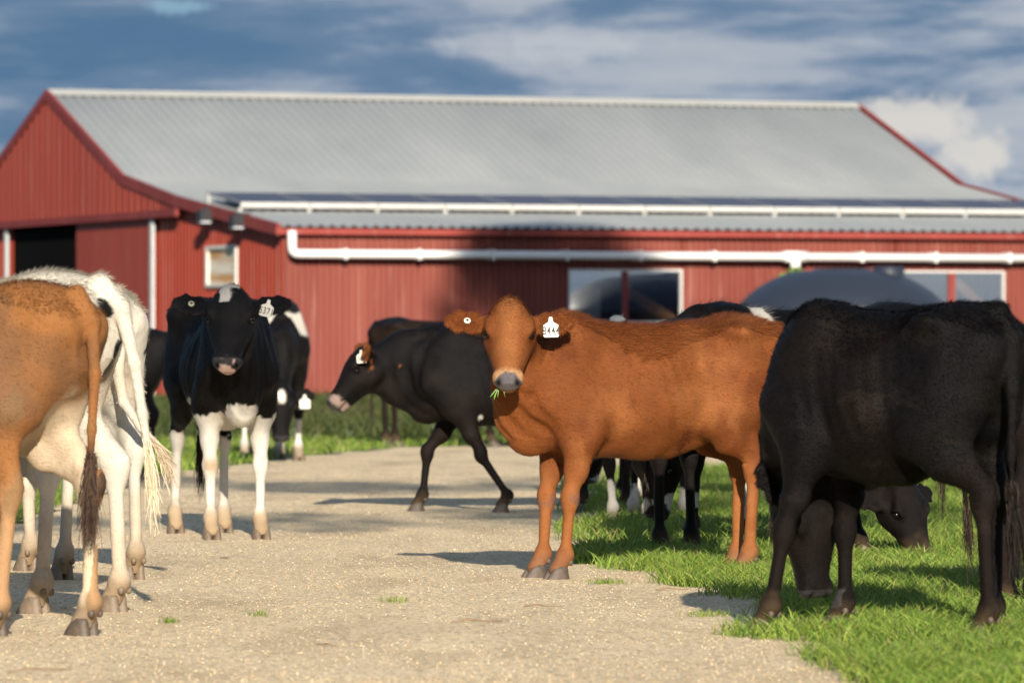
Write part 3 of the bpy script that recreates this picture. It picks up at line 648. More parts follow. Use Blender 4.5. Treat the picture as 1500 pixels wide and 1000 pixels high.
def strands(name, pts, n, spread, L, col1, col2, parent, curl=.02, w=.0022):
    """a lock of hair: n strands rooted along the polyline pts and hanging along it"""
    pts = np.array(pts, float); m = len(pts); k = rng.random(n) * (m - 1) * .7; i = k.astype(int); f = (k - i)[:, None]
    P = pts[i] * (1 - f) + pts[np.minimum(i + 1, m - 1)] * f; D = pts[np.minimum(i + 1, m - 1)] - pts[i]; D /= np.linalg.norm(D, axis=1)[:, None] + 1e-9
    P = P + rng.normal(size=(n, 3)) * spread * .4; V = []; side = rng.normal(size=(n, 3)); side -= D * (side * D).sum(1)[:, None]; side /= np.linalg.norm(side, axis=1)[:, None]
    off = rng.normal(size=(n, 3)) * spread * 1.1; ph = rng.random(n) * 6; Ls = L * (.5 + .6 * rng.random(n)); ww = w * (.7 + .6 * rng.random(n)); seg = 5
    for j in range(seg + 1):
        t_ = j / seg; c = P + D * (Ls * t_)[:, None] + off * (t_ ** 1.2) * .9 + side * (curl * np.sin(ph + t_ * 5))[:, None] - np.array([0, 0, 1.]) * (Ls * .15 * t_ ** 2)[:, None]; wj = (ww * (1 - .75 * t_))[:, None]
        V += [c - side * wj, c + side * wj]
    V = np.stack(V, 1).reshape(-1, 3); K = 2 * (seg + 1); fs = np.array([(2 * j, 2 * j + 1, 2 * j + 3, 2 * j + 2) for j in range(seg)]); Q = ((np.arange(n) * K)[:, None, None] + fs[None]).reshape(-1, 4)
    a = rng.random((n, 1)); c = np.array(col1) * (1 - a) + np.array(col2) * a
    me = npmesh(name, V, Q, 4); setcol(me, 'coat', np.repeat(np.concatenate([c, np.ones((n, 1))], 1), K, 0)); return link(name, me, hairm, parent)
def hoof_mesh(dark=False):
    mb = MB()
    for s in (-1, 1):
        vs = []; rings = [(.052, .024, .0, .000), (.050, .023, .002, .010), (.043, .021, .000, .030), (.034, .019, -.006, .052), (.026, .016, -.010, .066)]; n = 12; fs = []
        for (rx, ry, ox, z) in rings:
            for k in range(n):
                q = 2 * math.pi * k / n; x = rx * math.cos(q) + ox + (.012 if math.cos(q) > .3 else 0) * (1 - z / .07); y = ry * math.sin(q) * (1 if math.cos(q) < .3 else .85) + s * .0235; vs.append((x, y, z))
        for i in range(len(rings) - 1):
            for k in range(n): a = i * n + k; b_ = i * n + (k + 1) % n; fs.append((a, b_, b_ + n, a + n))
        fs.append(tuple(range(n - 1, -1, -1))); fs.append(tuple(range((len(rings) - 1) * n, len(rings) * n))); mb.add(vs, fs)
        mb.sphere((-.052, s * .022, .082), (.013, .011, .015), 8, 6)
    return mb
def text_mesh(txt, size, depth=.0006):
    cu = bpy.data.curves.new('txt', 'FONT'); cu.body = txt; cu.size = size; cu.align_x = 'CENTER'; cu.align_y = 'CENTER'; cu.extrude = depth; cu.offset = size * .008; cu.space_character = 1.12
    ob = bpy.data.objects.new('txt', cu); C.objects.link(ob); dg = bpy.context.evaluated_depsgraph_get(); me = bpy.data.meshes.new_from_object(ob.evaluated_get(dg)); bpy.data.objects.remove(ob); bpy.data.curves.remove(cu)
    me.name = 'tag_number'; return me

def make_cow(label, loc, yaw, scale=1.0, res=.009, coat=None, HS=1.0, poll=(.86, 0, 1.22), hf=(.6, 0, -.75), hu=None, hyaw_world=None, feet=None, tail=None, lx=1.0, width=1.0, ear=None, fibres=0, flen=.014,
             hoofdark=False, tags=None, knees=None, switch=((.02, .015, .012), (.06, .04, .03)), swl=.20, sws=.016, swn=260, roll=0.0, neckmid=None, dew=1.0, raised=None, group='cattle standing around the farm track', fuzz=0.0, tailr=1.0):
    yaw = R(yaw); root = empty('cow', (loc[0], loc[1], 0), yaw); root.scale = (scale,) * 3; tag(root, label, 'cow', group)
    cy, sy = math.cos(-yaw), math.sin(-yaw); w2l = lambda v: np.array([v[0] * cy - v[1] * sy, v[0] * sy + v[1] * cy, v[2]])
    if hyaw_world is not None: hf = w2l(hyaw_world)
    hf = norm(hf); up = np.array([0, 0, 1.]) if hu is None else (w2l(hu)); up = up - hf * up.dot(hf); up = norm(up); hs = np.cross(up, hf)   # left side of the head
    if roll: c_, s_ = math.cos(R(roll)), math.sin(R(roll)); up, hs = up * c_ + hs * s_, hs * c_ - up * s_
    HM = np.array([hf, hs, up]); poll = np.array(poll, float); HL = .90; h2l = lambda p: poll + HS * (p[0] * HL * hf + p[1] * hs + p[2] * up)
    hbb = np.array([h2l(p) for p in ((-.1, -.29, -.2), (.47, .29, .15), (-.1, .29, .15), (.47, -.29, -.2), (-.1, -.29, .15), (.47, .29, -.2))])
    TP = tail or [(-.665, 0, 1.10), (-.72, 0, 1.02), (-.73, 0, .80), (-.72, 0, .55), (-.71, 0, .42)]
    lo = np.minimum(np.minimum(hbb.min(0), [-.84, -.34, .0]), np.array(TP).min(0) - .04); hi = np.maximum(np.maximum(hbb.max(0), [.74, .34, 1.24]), np.array(TP).max(0) + .04); lo[2] = 0.0
    f = Field(lo, hi, res)
    st = [(x * lx, t_, b_, w * width, a, c_) for x, t_, b_, w, a, c_ in TORSO]; f.loft(st, (0, 0, 0), np.eye(3), .05, 2.35)
    for s in (1, -1):
        f.cone((.34 * lx, s * .09, 1.06), (.47 * lx, s * .155 * width, .80), (.09, .06), (.085, .05), k=.07)          # shoulder blade
        f.cone((.47 * lx, s * .145 * width, .80), (.33 * lx, s * .15, .66), (.085, .05), (.085, .055), k=.06)
        f.ell((-.40 * lx, s * .188 * width, 1.085), (.060, .036, .034), k=.055)
        f.cone((.225 * lx, s * .262 * width, .98), (.19 * lx, s * .275 * width, .70), .035, .03, k=.09, sub=True)
        f.cone((-.30 * lx, s * .262 * width, .86), (-.20 * lx, s * .25 * width, .66), .03, .02, k=.08, sub=True)                                  # hook bones
        f.ell((-.655 * lx, s * .085, 1.02), (.045, .038, .045), k=.06)
        f.ell((-.255 * lx, s * .280 * width, .97), (.12, .085, .12), k=.085, sub=True)                      # flank hollow
        f.cone((-.44 * lx, s * .10 * width, 1.0), (-.42 * lx, s * .115, .76), (.15, .085), (.135, .082), k=.08)         # thigh
        f.cone((-.64 * lx, s * .085, .98), (-.51 * lx, s * .10, .76), (.045, .055), (.06, .055), k=.07)
    # neck
    nb = np.array((.42 * lx, 0, .90)); nm = np.array(neckmid) if neckmid is not None else (nb + poll) / 2 + np.array((.03, 0, -.03)); pe = poll + hf * .045 - up * .03
    vr = lambda a, b_: (np.array((0, 0, 1.)) if abs(norm(b_ - a)[2]) < .8 else np.array((1., 0, 0)))
    f.cone(nb, nm, (.205, .125), (.128, .082), vr(nb, nm), k=.10); f.cone(nm, pe, (.128, .082), (.095, .072), vr(nm, pe), k=.08)
    th = h2l((.13, 0, -.10)); bk = np.array((.60 * lx, 0, .73)); mm = (th + bk) / 2 + np.array((-.02, 0, -.015)) * dew
    f.cone(th, mm, (.05, .035), (.06, .035), (1, 0, 0), k=.08); f.cone(mm, bk, (.06, .035), (.07, .05), (1, 0, 0), k=.09)
    f.ell((.545 * lx, 0, .64), (.06, .04, .06 * dew), k=.08)
    # legs
    feet = feet or {}; dfl = {'fl': (.40 * lx, .14), 'fr': (.38 * lx, -.14), 'hl': (-.52 * lx, .13), 'hr': (-.50 * lx, -.13)}
    hoofs = []
    for kx in ('fl', 'fr', 'hl', 'hr'):
        fx, fy = feet.get(kx, dfl[kx])[:2]; s = 1 if kx[1] == 'l' else -1; fz = (raised or {}).get(kx, 0); kn = (knees or {}).get(kx)
        if kx[0] == 'f':
            E = np.array((.33 * lx, s * .145 * width, .64)); FT = np.array((fx - .025, fy, .115 + fz)); 
            K = np.array(kn) if kn else np.array((E[0] + (FT[0] - E[0]) * .52 + .022, E[1] + (FT[1] - E[1]) * .55, .355))
            f.cone(E + (0, 0, .06), E * .45 + K * .55, (.094, .062), (.052, .041), k=.06); f.cone(E * .45 + K * .55, K + (0, 0, .03), (.046, .037), (.034, .031), k=.03)
            f.ell(K, (.039, .036, .048), k=.03); f.cone(K, FT, (.0255, .024), (.0235, .023), k=.025)
        else:
            ST = np.array((-.30 * lx, s * .145 * width, .70)); FT = np.array((fx - .02, fy, .115 + fz)); K = np.array(kn) if kn else np.array((fx * .75 - .155 * lx, s * .115 * .5 + fy * .5, .475))
            MT = ST * .5 + K * .5 + np.array((.015, 0, .02)); f.cone((-.41 * lx, s * .12, .82), ST + (-.03, 0, 0), (.13, .075), (.090, .058), k=.06); f.cone(ST + (-.05, 0, 0), MT, (.088, .052), (.062, .040), k=.05)
            f.cone(MT, K + (0, 0, .04), (.062, .040), (.040, .028), k=.04); f.cone((-.46 * lx, s * .11, .74), K + (-.022, 0, .03), (.04, .035), (.018, .016), k=.05)
            f.ell(K, (.046, .034, .052), k=.03); f.ell(K + (-.035, 0, .03), (.018, .018, .03), k=.02); f.cone(K + (-.002, 0, -.03), FT, (.029, .022), (.025, .023), k=.03)
        f.ell(FT, (.036, .034, .036), k=.025); toe = np.array((fx + .012, fy, .052 + fz)); f.cone(FT, toe, (.031, .030), (.038, .038), k=.02); hoofs.append((fx + .012, fy, fz, kx))
    # udder area / sheath
    f.cone((-.33 * lx, 0, .68), (-.14 * lx, 0, .585), .05, .035, k=.08)
    # head
    f.loft([(r_[0] * HL * HS, r_[1] * HS, r_[2] * HS, r_[3] * HS, r_[4], r_[5]) for r_ in HEAD], poll, HM, .03, 2.35)
    for s in (1, -1):
        f.ell(h2l((.10, s * .072, -.065)), (.075, .036, .05), HM, k=.04); f.ell(h2l((.125, s * .084, .050)), (.042, .020, .018), HM, k=.028)
        f.ell(h2l((.150, s * .108, .020)), (.022, .022, .016), HM, k=.015, sub=True)
        f.ell(h2l((.130, s * .098, .030)), (.010, .017, .016), HM, k=.012)
        f.ell(h2l((.398, s * .036, .022)), (.016, .012, .013), HM, k=.012, sub=True); f.ell(h2l((.385, s * .046, .012)), (.028, .018, .026), HM, k=.02)
        f.ell(h2l((.24, s * .064, -.02)), (.07, .018, .03), HM, k=.03, sub=True) if False else None
        ed = (ear or {}).get(s, (-.03, 1.0, -.12)); e = norm(hs * s * ed[1] + hf * ed[0] + up * ed[2]); fr = norm(up - e * up.dot(e)); wd = np.cross(e, fr); B0 = h2l((.062, s * .078, -.015)); Le = .185 * HS
        P_ = lambda t_, B0=B0, e=e, Le=Le: B0 + e * Le * t_
        f.cone(P_(0), P_(.35), (.026, .024), (.055, .018), wd, k=.03); f.cone(P_(.35), P_(.70), (.055, .017), (.052, .014), wd, k=.012); f.cone(P_(.70), P_(.92), (.052, .013), (.032, .010), wd, k=.012)
        f.cone(P_(.30) + fr * .027, P_(.75) + fr * .021, (.036, .019), (.030, .012), wd, k=.018, sub=True)
        if s == 1: earL = (P_, e, fr, wd)
        else: earR = (P_, e, fr, wd)
    f.ell(h2l((.015, 0, .055)), (.035, .040, .020), HM, k=.04)
    f.cone(h2l((.27, 0, -.075)), h2l((.385, 0, -.060)), (.034, .022), (.032, .018), hs, k=.02)
    f.cone(h2l((.408, -.045, -.040)), h2l((.408, .045, -.040)), .006, .006, hf, k=.008, sub=True)
    for s in (1, -1): f.cone(h2l((.400, s * .045, -.040)), h2l((.32, s * .068, -.046)), .006, .005, hf, k=.008, sub=True)
    # tail
    n_ = len(TP)
    for i in range(n_ - 1):
        a, b_ = TP[i], TP[i + 1]; r0 = (.030 - .020 * i / (n_ - 1)) * tailr; r1 = (.030 - .020 * (i + 1) / (n_ - 1)) * tailr; f.cone(a, b_, r0, r1, (1, .1, .05), k=.05 if i == 0 else .015)
    # flesh unevenness
    sl = (slice(None),) * 3; X, Y, Z = f.pts(sl); near = np.abs(f.F) < .03; idx = np.argwhere(near); Pn = f.lo + f.h * idx
    onb = (np.abs(Pn[:, 0]) < .62) & (Pn[:, 2] > .5)
    hd = (Pn - poll) @ HM.T; onh = (hd[:, 0] > -.06) & (hd[:, 0] < .46) & (np.abs(hd[:, 1]) < .31) & (np.abs(hd[:, 2]) < .18)
    am = np.where(onb & ~onh, .013, .003); dn = (fbm(Pn, 6.5, 3.1, 2) - .5) * am * 1.6
    dn += np.where(onb & ~onh, .0016 * np.sin((Pn[:, 0] + .25 * (1.1 - Pn[:, 2])) * 95) * sst(Pn[:, 0], -.25, -.1) * (1 - sst(Pn[:, 0], .15, .3)) * sst(Pn[:, 2], .6, .75) * (1 - sst(Pn[:, 2], .95, 1.05)), 0)
    nk = sst(Pn[:, 0], .42, .56) * (Pn[:, 2] > .62) * (~onh); dn += nk * .0028 * np.sin(Pn[:, 1] * 120 + 14 * Pn[:, 2] + 5 * vn(Pn, 6, 2.)) * (1 - sst(Pn[:, 2], 1.0, 1.12))
    f.F[near] += dn.astype(np.float32)
    V, Q = f.extract(1 if res < .0065 or res > .012 else 2); V[:, 2] = np.maximum(V[:, 2], .03)
    Hc = (V - poll) @ HM.T / HS; Hc[:, 0] /= HL; inh = (Hc[:, 0] > -.08) & (Hc[:, 0] < .46) & (np.abs(Hc[:, 1]) < .30) & (Hc[:, 2] > -.15) & (Hc[:, 2] < .15) & (V[:, 0] > .5 if poll[2] > .9 else True)
    nz = fbm(V, 14, 1.7, 3) - .5; rgb, wet = coat(V, Hc, inh, nz)
    # shared head details
    ex = np.zeros(len(V))
    for s in (1, -1): ex = np.maximum(ex, np.exp(-(((Hc[:, 0] - .15) / .026) ** 2 + ((Hc[:, 1] - s * .098) / .03) ** 2 + ((Hc[:, 2] - .022) / .020) ** 2)) * inh)
    rgb = rgb * (1 - .80 * ex[:, None]); 
    for s in (1, -1): q = np.exp(-(((Hc[:, 0] - .402) / .028) ** 2 + ((Hc[:, 1] - s * .038) / .013) ** 2 + ((Hc[:, 2] - .012) / .016) ** 2)) * inh; q = np.clip(q * 1.5, 0, 1); rgb = rgb * (1 - .94 * q[:, None])
    q = np.exp(-(((Hc[:, 2] + .041) / .006) ** 2)) * inh * (Hc[:, 0] > .31) * (np.abs(Hc[:, 1]) < .08); rgb = rgb * (1 - .75 * q[:, None])
    me = npmesh('body', V, Q, 4); setcol(me, 'coat', np.concatenate([rgb, wet[:, None]], 1)); body = link('body', me, coatm, root, True)
    hmb = hoof_mesh(); hme = None
    for (x, y, z, kx) in hoofs:
        if hme is None: h_ = hmb.build('hoof', M_hoofd if hoofdark else M_hoof, root, True); hme = h_.data
        else: h_ = link('hoof', hme, None, root)
        h_.location = (x, y, z)
        if z > 0: h_.rotation_euler = (0, .7, 0)
    for s in (1, -1):
        e = MB().sphere((0, 0, 0), .0185 * HS, 16, 10).build('eye', M_eye, root, True); e.location = Vector(h2l((.150, s * .088, .021)))
    # tail switch
    tp = np.array(TP); d_ = norm(tp[-1] - tp[-2]); 
    if swn: strands('tail_switch', [tp[-2] * .4 + tp[-1] * .6, tp[-1], tp[-1] + d_ * .05 + (0, 0, -.03), tp[-1] + d_ * .08 + (0, 0, -.12)], swn, sws, swl, switch[0], switch[1], root, .008, .0022)
    # coat hair
    if fibres:
        c0 = V[Q].mean(1); nrm = np.cross(V[Q[:, 2]] - V[Q[:, 0]], V[Q[:, 3]] - V[Q[:, 1]]); nrm /= np.linalg.norm(nrm, axis=1)[:, None] + 1e-12
        Hq = (c0 - poll) @ HM.T / HS; hin = (Hq[:, 0] > -.08) & (Hq[:, 0] < .46) & (np.abs(Hq[:, 1]) < .30) & (Hq[:, 2] > -.15) & (Hq[:, 2] < .15) & (c0[:, 0] > .45)
        wgt = np.ones(len(Q)); wgt[hin] = 2.2; muz = hin & (Hq[:, 0] > .36); wgt[muz] = .05; wgt[c0[:, 2] < .09] = 0
        topl = (nrm[:, 2] > .55) & (c0[:, 2] > .95) & ~hin; wgt[topl] *= 2.0; ear_ = hin & (np.abs(Hq[:, 1]) > .115); wgt[ear_] *= 1.6; pl = hin & (Hq[:, 0] < .07 * rng.random(len(Hq))) & (np.abs(Hq[:, 1]) < .09) & (Hq[:, 2] > .0); wgt[pl] *= .8
        k = rng.choice(len(Q), fibres, p=wgt / wgt.sum()); P = c0[k] + rng.normal(size=(fibres, 3)) * res * .35; n = nrm[k]
        flow = np.tile(np.array([-1., 0, -.55]), (fibres, 1)); flow[hin[k]] = hf * .9 - up * .1; lowleg = c0[k, 2] < .5; flow[lowleg] = (-.2, 0, -1); kk = ear_[k]; flow[kk] = np.sign(Hq[k][kk, 1])[:, None] * hs * .8 - np.array([0, 0, .5])
        kk = pl[k]; flow[kk] = hf * .5 + up * .25 + np.array([0, 0, .45]); flow += rng.normal(size=flow.shape) * .28; tan = flow - n * (flow * n).sum(1)[:, None]; tan /= np.linalg.norm(tan, axis=1)[:, None] + 1e-9
        lift = .22 + .25 * rng.random(fibres) + .30 * topl[k] + .05 * pl[k] + .10 * ear_[k]; D = tan + n * lift[:, None]; D /= np.linalg.norm(D, axis=1)[:, None]
        L = flen * (.6 + .8 * rng.random(fibres)) * (1 + .7 * topl[k] * (1 + fuzz) + .9 * pl[k] + .2 * ear_[k]); L[lowleg] *= .6; L[hin[k] & ~pl[k] & ~ear_[k]] *= .6
        cv = rgb[Q[k, 0]] * (.72 + .55 * rng.random((fibres, 1))); Wd = np.full(fibres, .0022)
        V2, Q2, c2 = hair_tris(P - n * .001, D, L, Wd, cv, n); hm = npmesh('coat_hair', V2, Q2, 3); setcol(hm, 'coat', c2); ho = link('coat_hair', hm, hairm, root)
    # ear tags: dict side -> (text, size) hanging flag, or 'button'
    for s, spec in (tags or {}).items():
        P_, e, fr, wd = earL if s == 1 else earR; 
        if spec[0] == 'button':
            q = fr.copy(); M4 = Matrix.Translation(Vector(P_(.52) + fr * .008)) @ Vector(q).to_track_quat('Z', 'Y').to_matrix().to_4x4()
            bt = MB(); bt.tube([(0, 0, 0), (0, 0, .006), (0, 0, .008)], [.0155, .0155, .012], 18); bb = bt.build('ear_button', M_tagy if len(spec) > 1 else M_tag, root, True); bb.matrix_local = M4
            b2 = MB().tube([(0, 0, .0081), (0, 0, .010)], .0055, 12).build('pin', M_ink, bb)
        else:
            txt, sz, tt, tw, tilt = spec; top = P_(tt) + fr * .046; dn_ = w2l(np.array([math.sin(R(tilt)), -.12, -math.cos(R(tilt))])); nz_ = w2l(np.array([math.sin(R(tw)), -math.cos(R(tw)), .05])); nz_ = norm(nz_ - dn_ * nz_.dot(norm(dn_))); yv = -norm(dn_); xv = np.cross(yv, nz_)
            M4 = Matrix(((xv[0], yv[0], nz_[0], top[0]), (xv[1], yv[1], nz_[1], top[1]), (xv[2], yv[2], nz_[2], top[2]), (0, 0, 0, 1)))
            ol = [(-.10, .02), (.10, .02), (.16, -.30), (.48, -.50), (.50, -.60), (.50, -1.22), (.42, -1.30), (-.42, -1.30), (-.50, -1.22), (-.50, -.60), (-.48, -.50), (-.16, -.30)]; mb = MB(); n = len(ol)
            mb.add([(x * sz, y * sz, z) for z in (0, .0025) for x, y in ol], [tuple(range(n - 1, -1, -1)), tuple(range(n, 2 * n))] + [(i, (i + 1) % n, n + (i + 1) % n, n + i) for i in range(n)])
            mb.tube([(0, -.1 * sz, .0026), (0, -.1 * sz, .006)], .07 * sz, 10); tg = mb.build('ear_tag', M_tagy if s == 2 or tilt > 10 else M_tag, root); tg.matrix_local = M4
            if txt:
                nm_ = text_mesh(txt, sz * .60); no = link('tag_number', nm_, M_ink, tg); no.location = (0, -.90 * sz, .0034); no.scale = (.86, 1.25, 1); 
                if txt == '8444' or True: no.data.materials.clear(); no.data.materials.append(M_ink)
    return root, dict(h2l=h2l, HM=HM, poll=poll, yaw=yaw)

# ---- coats
BL = np.array((.0040, .0036, .0038)); WH = np.array((.58, .54, .47)); DB = np.array((.0100, .0055, .0036)); PINK = np.array((.62, .38, .30)); MUD = np.array((.28, .19, .10)); GRY = np.array((.11, .10, .105))
def lerp(a, b, t_): return a * (1 - t_[:, None]) + b * t_[:, None]
def base(V, c): return np.tile(np.array(c, float), (len(V), 1))
def c_brown(V, H, h, nz):
    r = base(V, (.158, .049, .0135)); lt = fbm(V, 4, 8.); r = lerp(r, np.array((.235, .084, .026)), sst(lt, .45, .70)); r = lerp(r, np.array((.115, .030, .008)), sst(fbm(V * [1, 1, .7], 7, 3.), .55, .75) * .7); r = lerp(r, np.array((.12, .033, .009)), sst(V[:, 2] + .05 * nz, 1.0, 1.1) * (V[:, 0] < .35) * (V[:, 0] > -.40) * .55)
    r = lerp(r, np.array((.28, .105, .033)), (1 - sst(V[:, 2], .30, .55)) * .8); r = lerp(r, np.array((.20, .10, .055)), (1 - sst(V[:, 2] + .1 * nz, .06, .16)) * .8); r = lerp(r, np.array((.19, .055, .014)), sst(-nz, .06, .25) * .45)
    r = lerp(r, np.array((.22, .068, .018)), sst(V[:, 0], .46, .56) * (V[:, 2] < 1.1) * (~h) * .35)
    r = lerp(r, np.array((.33, .135, .045)), h * np.exp(-((H[:, 1]) / .05) ** 2) * (H[:, 2] > 0) * .45); r = lerp(r, np.array((.36, .20, .10)), h * sst(H[:, 0], .34, .38)); r = lerp(r, np.array((.16, .045, .012)), h * (np.abs(H[:, 1]) > .14) * .55)
    sc = np.exp(-(((V[:, 0] + .17) / .028) ** 2 + ((V[:, 2] - .60) / .050) ** 2)) * (V[:, 1] > 0) * (.5 + .5 * np.sin(V[:, 2] * 330 + 40 * nz)); r = lerp(r, np.array((.08, .02, .008)), np.clip(sc * 3.0, 0, .9))
    kd = np.exp(-(((V[:, 2] - .35) / .03) ** 2)) * (V[:, 0] > .3) * .6; r = lerp(r, np.array((.11, .07, .07)), kd * sst(nz, -.1, .1))
    pad = h * sst(H[:, 0] + .9 * np.maximum(H[:, 2], 0), .404, .412) * sst(H[:, 2], -.034, -.030) * (np.hypot(H[:, 1] / .057, (H[:, 2] - .0) / .044) < 1.0 + .5 * nz); r = lerp(r, GRY * .95, pad); return r, pad * .9
def c_black(seed=0, amt=0.0, brown=.0, muzzle=None, legs=None, extra=None, belly=0.0):
    def fn(V, H, h, nz):
        r = base(V, BL); r = lerp(r, DB * 1.5, sst(fbm(V, 4, seed), .45, .7) * brown); r = lerp(r, DB * 1.1, (1 - sst(V[:, 2] + .06 * nz, .35, .7)) * brown)
        w = np.zeros(len(V))
        if amt: w = np.maximum(w, sst(fbm(V * [1, .6, 1], 3.2, seed + .7, 2) + amt + .06 * nz, .70, .715))
        if belly: w = np.maximum(w, sst(-V[:, 2] + .10 * nz + .52, .0, .03) * (V[:, 2] > .42) * (V[:, 0] < .1) * (V[:, 0] > -.35) * belly)
        if legs: w = np.maximum(w, legs(V, nz))
        if extra: w = np.maximum(w, extra(V, H, h, nz))
        r = lerp(r, WH, w)
        if muzzle is not None: m = h * sst(H[:, 0] + .1 * nz, .335, .35); r = lerp(r, np.array(muzzle), m)
        pad = h * sst(H[:, 0], .385, .395); r = lerp(r, np.array((.045, .043, .045)) , pad * (.9 if muzzle is None else .95)); mud = (1 - sst(V[:, 2] + .12 * nz, .05, .16)) * (.35 + .65 * w); r = lerp(r, MUD * .7, mud * .8)
        return r, pad * .8
    return fn
G = 'young cattle crowding the farm track'
def place(px, d): return (xat(px, d), d)
# hero: brown heifer
brown, bi = make_cow('red brown heifer standing side on, face turned to the camera, tag 8444', place(937, 25.1), 204, 1.0, .006, c_brown, HS=1.06, width=.93, poll=(.70, .165, 1.175), hyaw_world=(-.02, -.60, -.80), hu=(0.0, -.8, .6),
    feet={'fl': (.445, .13), 'fr': (.46, -.07), 'hl': (-.46, .12), 'hr': (-.52, -.12)}, ear={1: (-.02, 1, .08), -1: (-.02, 1, .08)}, fibres=95000, flen=.013, tags={-1: ('button',), 1: ('8444', .067, .50, 6, 2)}, hoofdark=True,
    tail=[(-.665, 0, 1.10), (-.725, -.03, 1.0), (-.735, -.06, .80), (-.73, -.08, .55), (-.72, -.08, .42)], group=G, fuzz=.6, neckmid=(.60, .07, .955))
# grass blades in her mouth
h2l = bi['h2l']; mb = MB()
for (y, dx, dz, l) in ((-.040, -.5, -.9, .045), (-.043, -.35, -1, .055), (-.046, -.7, -.8, .05), (-.038, -.15, -1, .04), (-.02, .25, -1, .038)):
    a = Vector(h2l((.400, y, -.043))); v = bi['HM']; w = Vector(v[1]) * (dx) + Vector((0, 0, dz)) + Vector(v[0]) * .1; w.normalize(); s_ = Vector(v[1]) * .0016
    mb.add([a - s_, a + s_, a + w * l * .6 + s_ + Vector(v[0]) * .004, a + w * l * .6 - s_, a + w * l + Vector(v[0]) * .002], [(0, 1, 2, 3), (3, 2, 4)])
M_gb = newmat('green_blade', (.14, .30, .05), .5)[0]; gr = mb.build('grass_wisp', M_gb); gr.matrix_world = Matrix.Translation(brown.location) @ Matrix.Rotation(bi['yaw'], 4, 'Z')
tag(gr, 'wisp of green grass blades hanging from the mouth of the brown heifer', 'grass wisp')
# holstein facing the camera
def lg_h(V, nz): return sst(-V[:, 2] + .12 * nz + .60 - .10 * (V[:, 0] < 0) + .25 * np.exp(-(V[:, 1] / .07) ** 2) * 0, 0, .012)
def ex_h(V, H, h, nz):
    w = sst(.07 + .10 * nz - np.hypot((V[:, 1]) / 1.3, (V[:, 2] - .60) / 1.0), 0, .01) * (V[:, 0] > .45)
    w = np.maximum(w, sst(.045 + .05 * nz - np.hypot(V[:, 1] + .16, (V[:, 2] - .60) * .5), 0, .01) * (V[:, 0] < .2) * (V[:, 0] > -.2))
    b1 = h * sst(.027 + .045 * nz - np.abs(H[:, 1] + .030 - .10 * (H[:, 0] - .02)) , 0, .006) * (H[:, 0] > -.02) * (H[:, 0] < .10) * (H[:, 2] > .03)
    b2 = h * sst(.014 + .03 * nz - np.abs(H[:, 0] - .0 ), 0, .006) * (H[:, 1] > -.05) * (H[:, 1] < .035) * (H[:, 2] > .03)
    b3 = h * sst(.020 + .09 * nz - np.hypot(H[:, 1], (H[:, 0] - .375) * .7), 0, .004) * (H[:, 2] > -.06); return np.maximum.reduce([w, b1, b2, b3])
def c_hol(V, H, h, nz):
    r, wet = c_black(3, 0, .15, None, lg_h, ex_h)(V, H, h, nz); kn = np.exp(-(((V[:, 2] - .36) / .045) ** 2)) * (V[:, 0] > .25) * sst(nz, -.12, .1); r = lerp(r, np.array((.33, .22, .12)), kn * .8)
    hk = (1 - sst(V[:, 2] + .10 * nz, .12, .2)) ; r = lerp(r, np.array((.34, .24, .14)), hk * .8)
    r = np.where((h & (r.max(1) < .03))[:, None], r * 2.6, r); m = h * (H[:, 0] > .375) * (np.abs(H[:, 1]) < .035); r = lerp(r, np.array((.62, .42, .37)), m * sst(nz, -.02, .03)); return r, wet  # black face lifted towards grey, its sheen put into the coat colour
hol, hi_ = make_cow('black and white heifer facing the camera, white legs and forehead mark, tag 5371', place(325, 30.35), -77, 1.10, .0075, c_hol, HS=1.10, poll=(.70, -.075, 1.165), hyaw_world=(-.03, -.58, -.81), hu=(0, -.8, .6),
    feet={'fl': (.42, .115), 'fr': (.42, -.125), 'hl': (-.50, .10), 'hr': (-.46, -.15)}, ear={1: (-.22, 1, .05), -1: (-.12, 1, .05)}, fibres=50000, width=.86, flen=.010, tags={1: ('5371', .062, .48, 0, -14), -1: ('button', 1)}, group=G, swn=200,
    tail=[(-.665, 0, 1.10), (-.74, .02, 1.0), (-.76, .03, .80), (-.75, .02, .55), (-.74, .02, .48)], neckmid=(.57, -.03, .97))
# black heifer walking left
def ex_m(V, H, h, nz): return sst(.02 + .05 * nz - np.hypot(V[:, 0] - .20, (V[:, 2] - .585)), 0, .01) * (V[:, 1] > 0)
def c_mid(V, H, h, nz):
    r, wet = c_black(5, 0, .35, (.24, .17, .14), None, ex_m)(V, H, h, nz); e = h * (np.abs(H[:, 1]) > .105); r = lerp(r, np.array((.16, .055, .018)), e * sst(nz + .12, 0, .1)); return r, wet
mid, mi = make_cow('black heifer walking left with her head low, brown ears and a pale muzzle', place(752, 34.8), 180, 1.0, .009, c_mid, HS=1.12, poll=(.86, 0, .975), hf=(.62, .10, -.78),
    feet={'fl': (.06, .14), 'fr': (.58, -.12), 'hl': (-.40, .13), 'hr': (-.68, -.12)}, knees={'fr': (.53, -.13, .36), 'fl': (.20, .15, .36)}, ear={1: (-.25, .75, .55), -1: (-.3, .8, .5)}, fibres=16000, flen=.012, tags={1: ('302', .060, .55, -8, 4)}, hoofdark=True, group=G, neckmid=(.66, 0, .97))
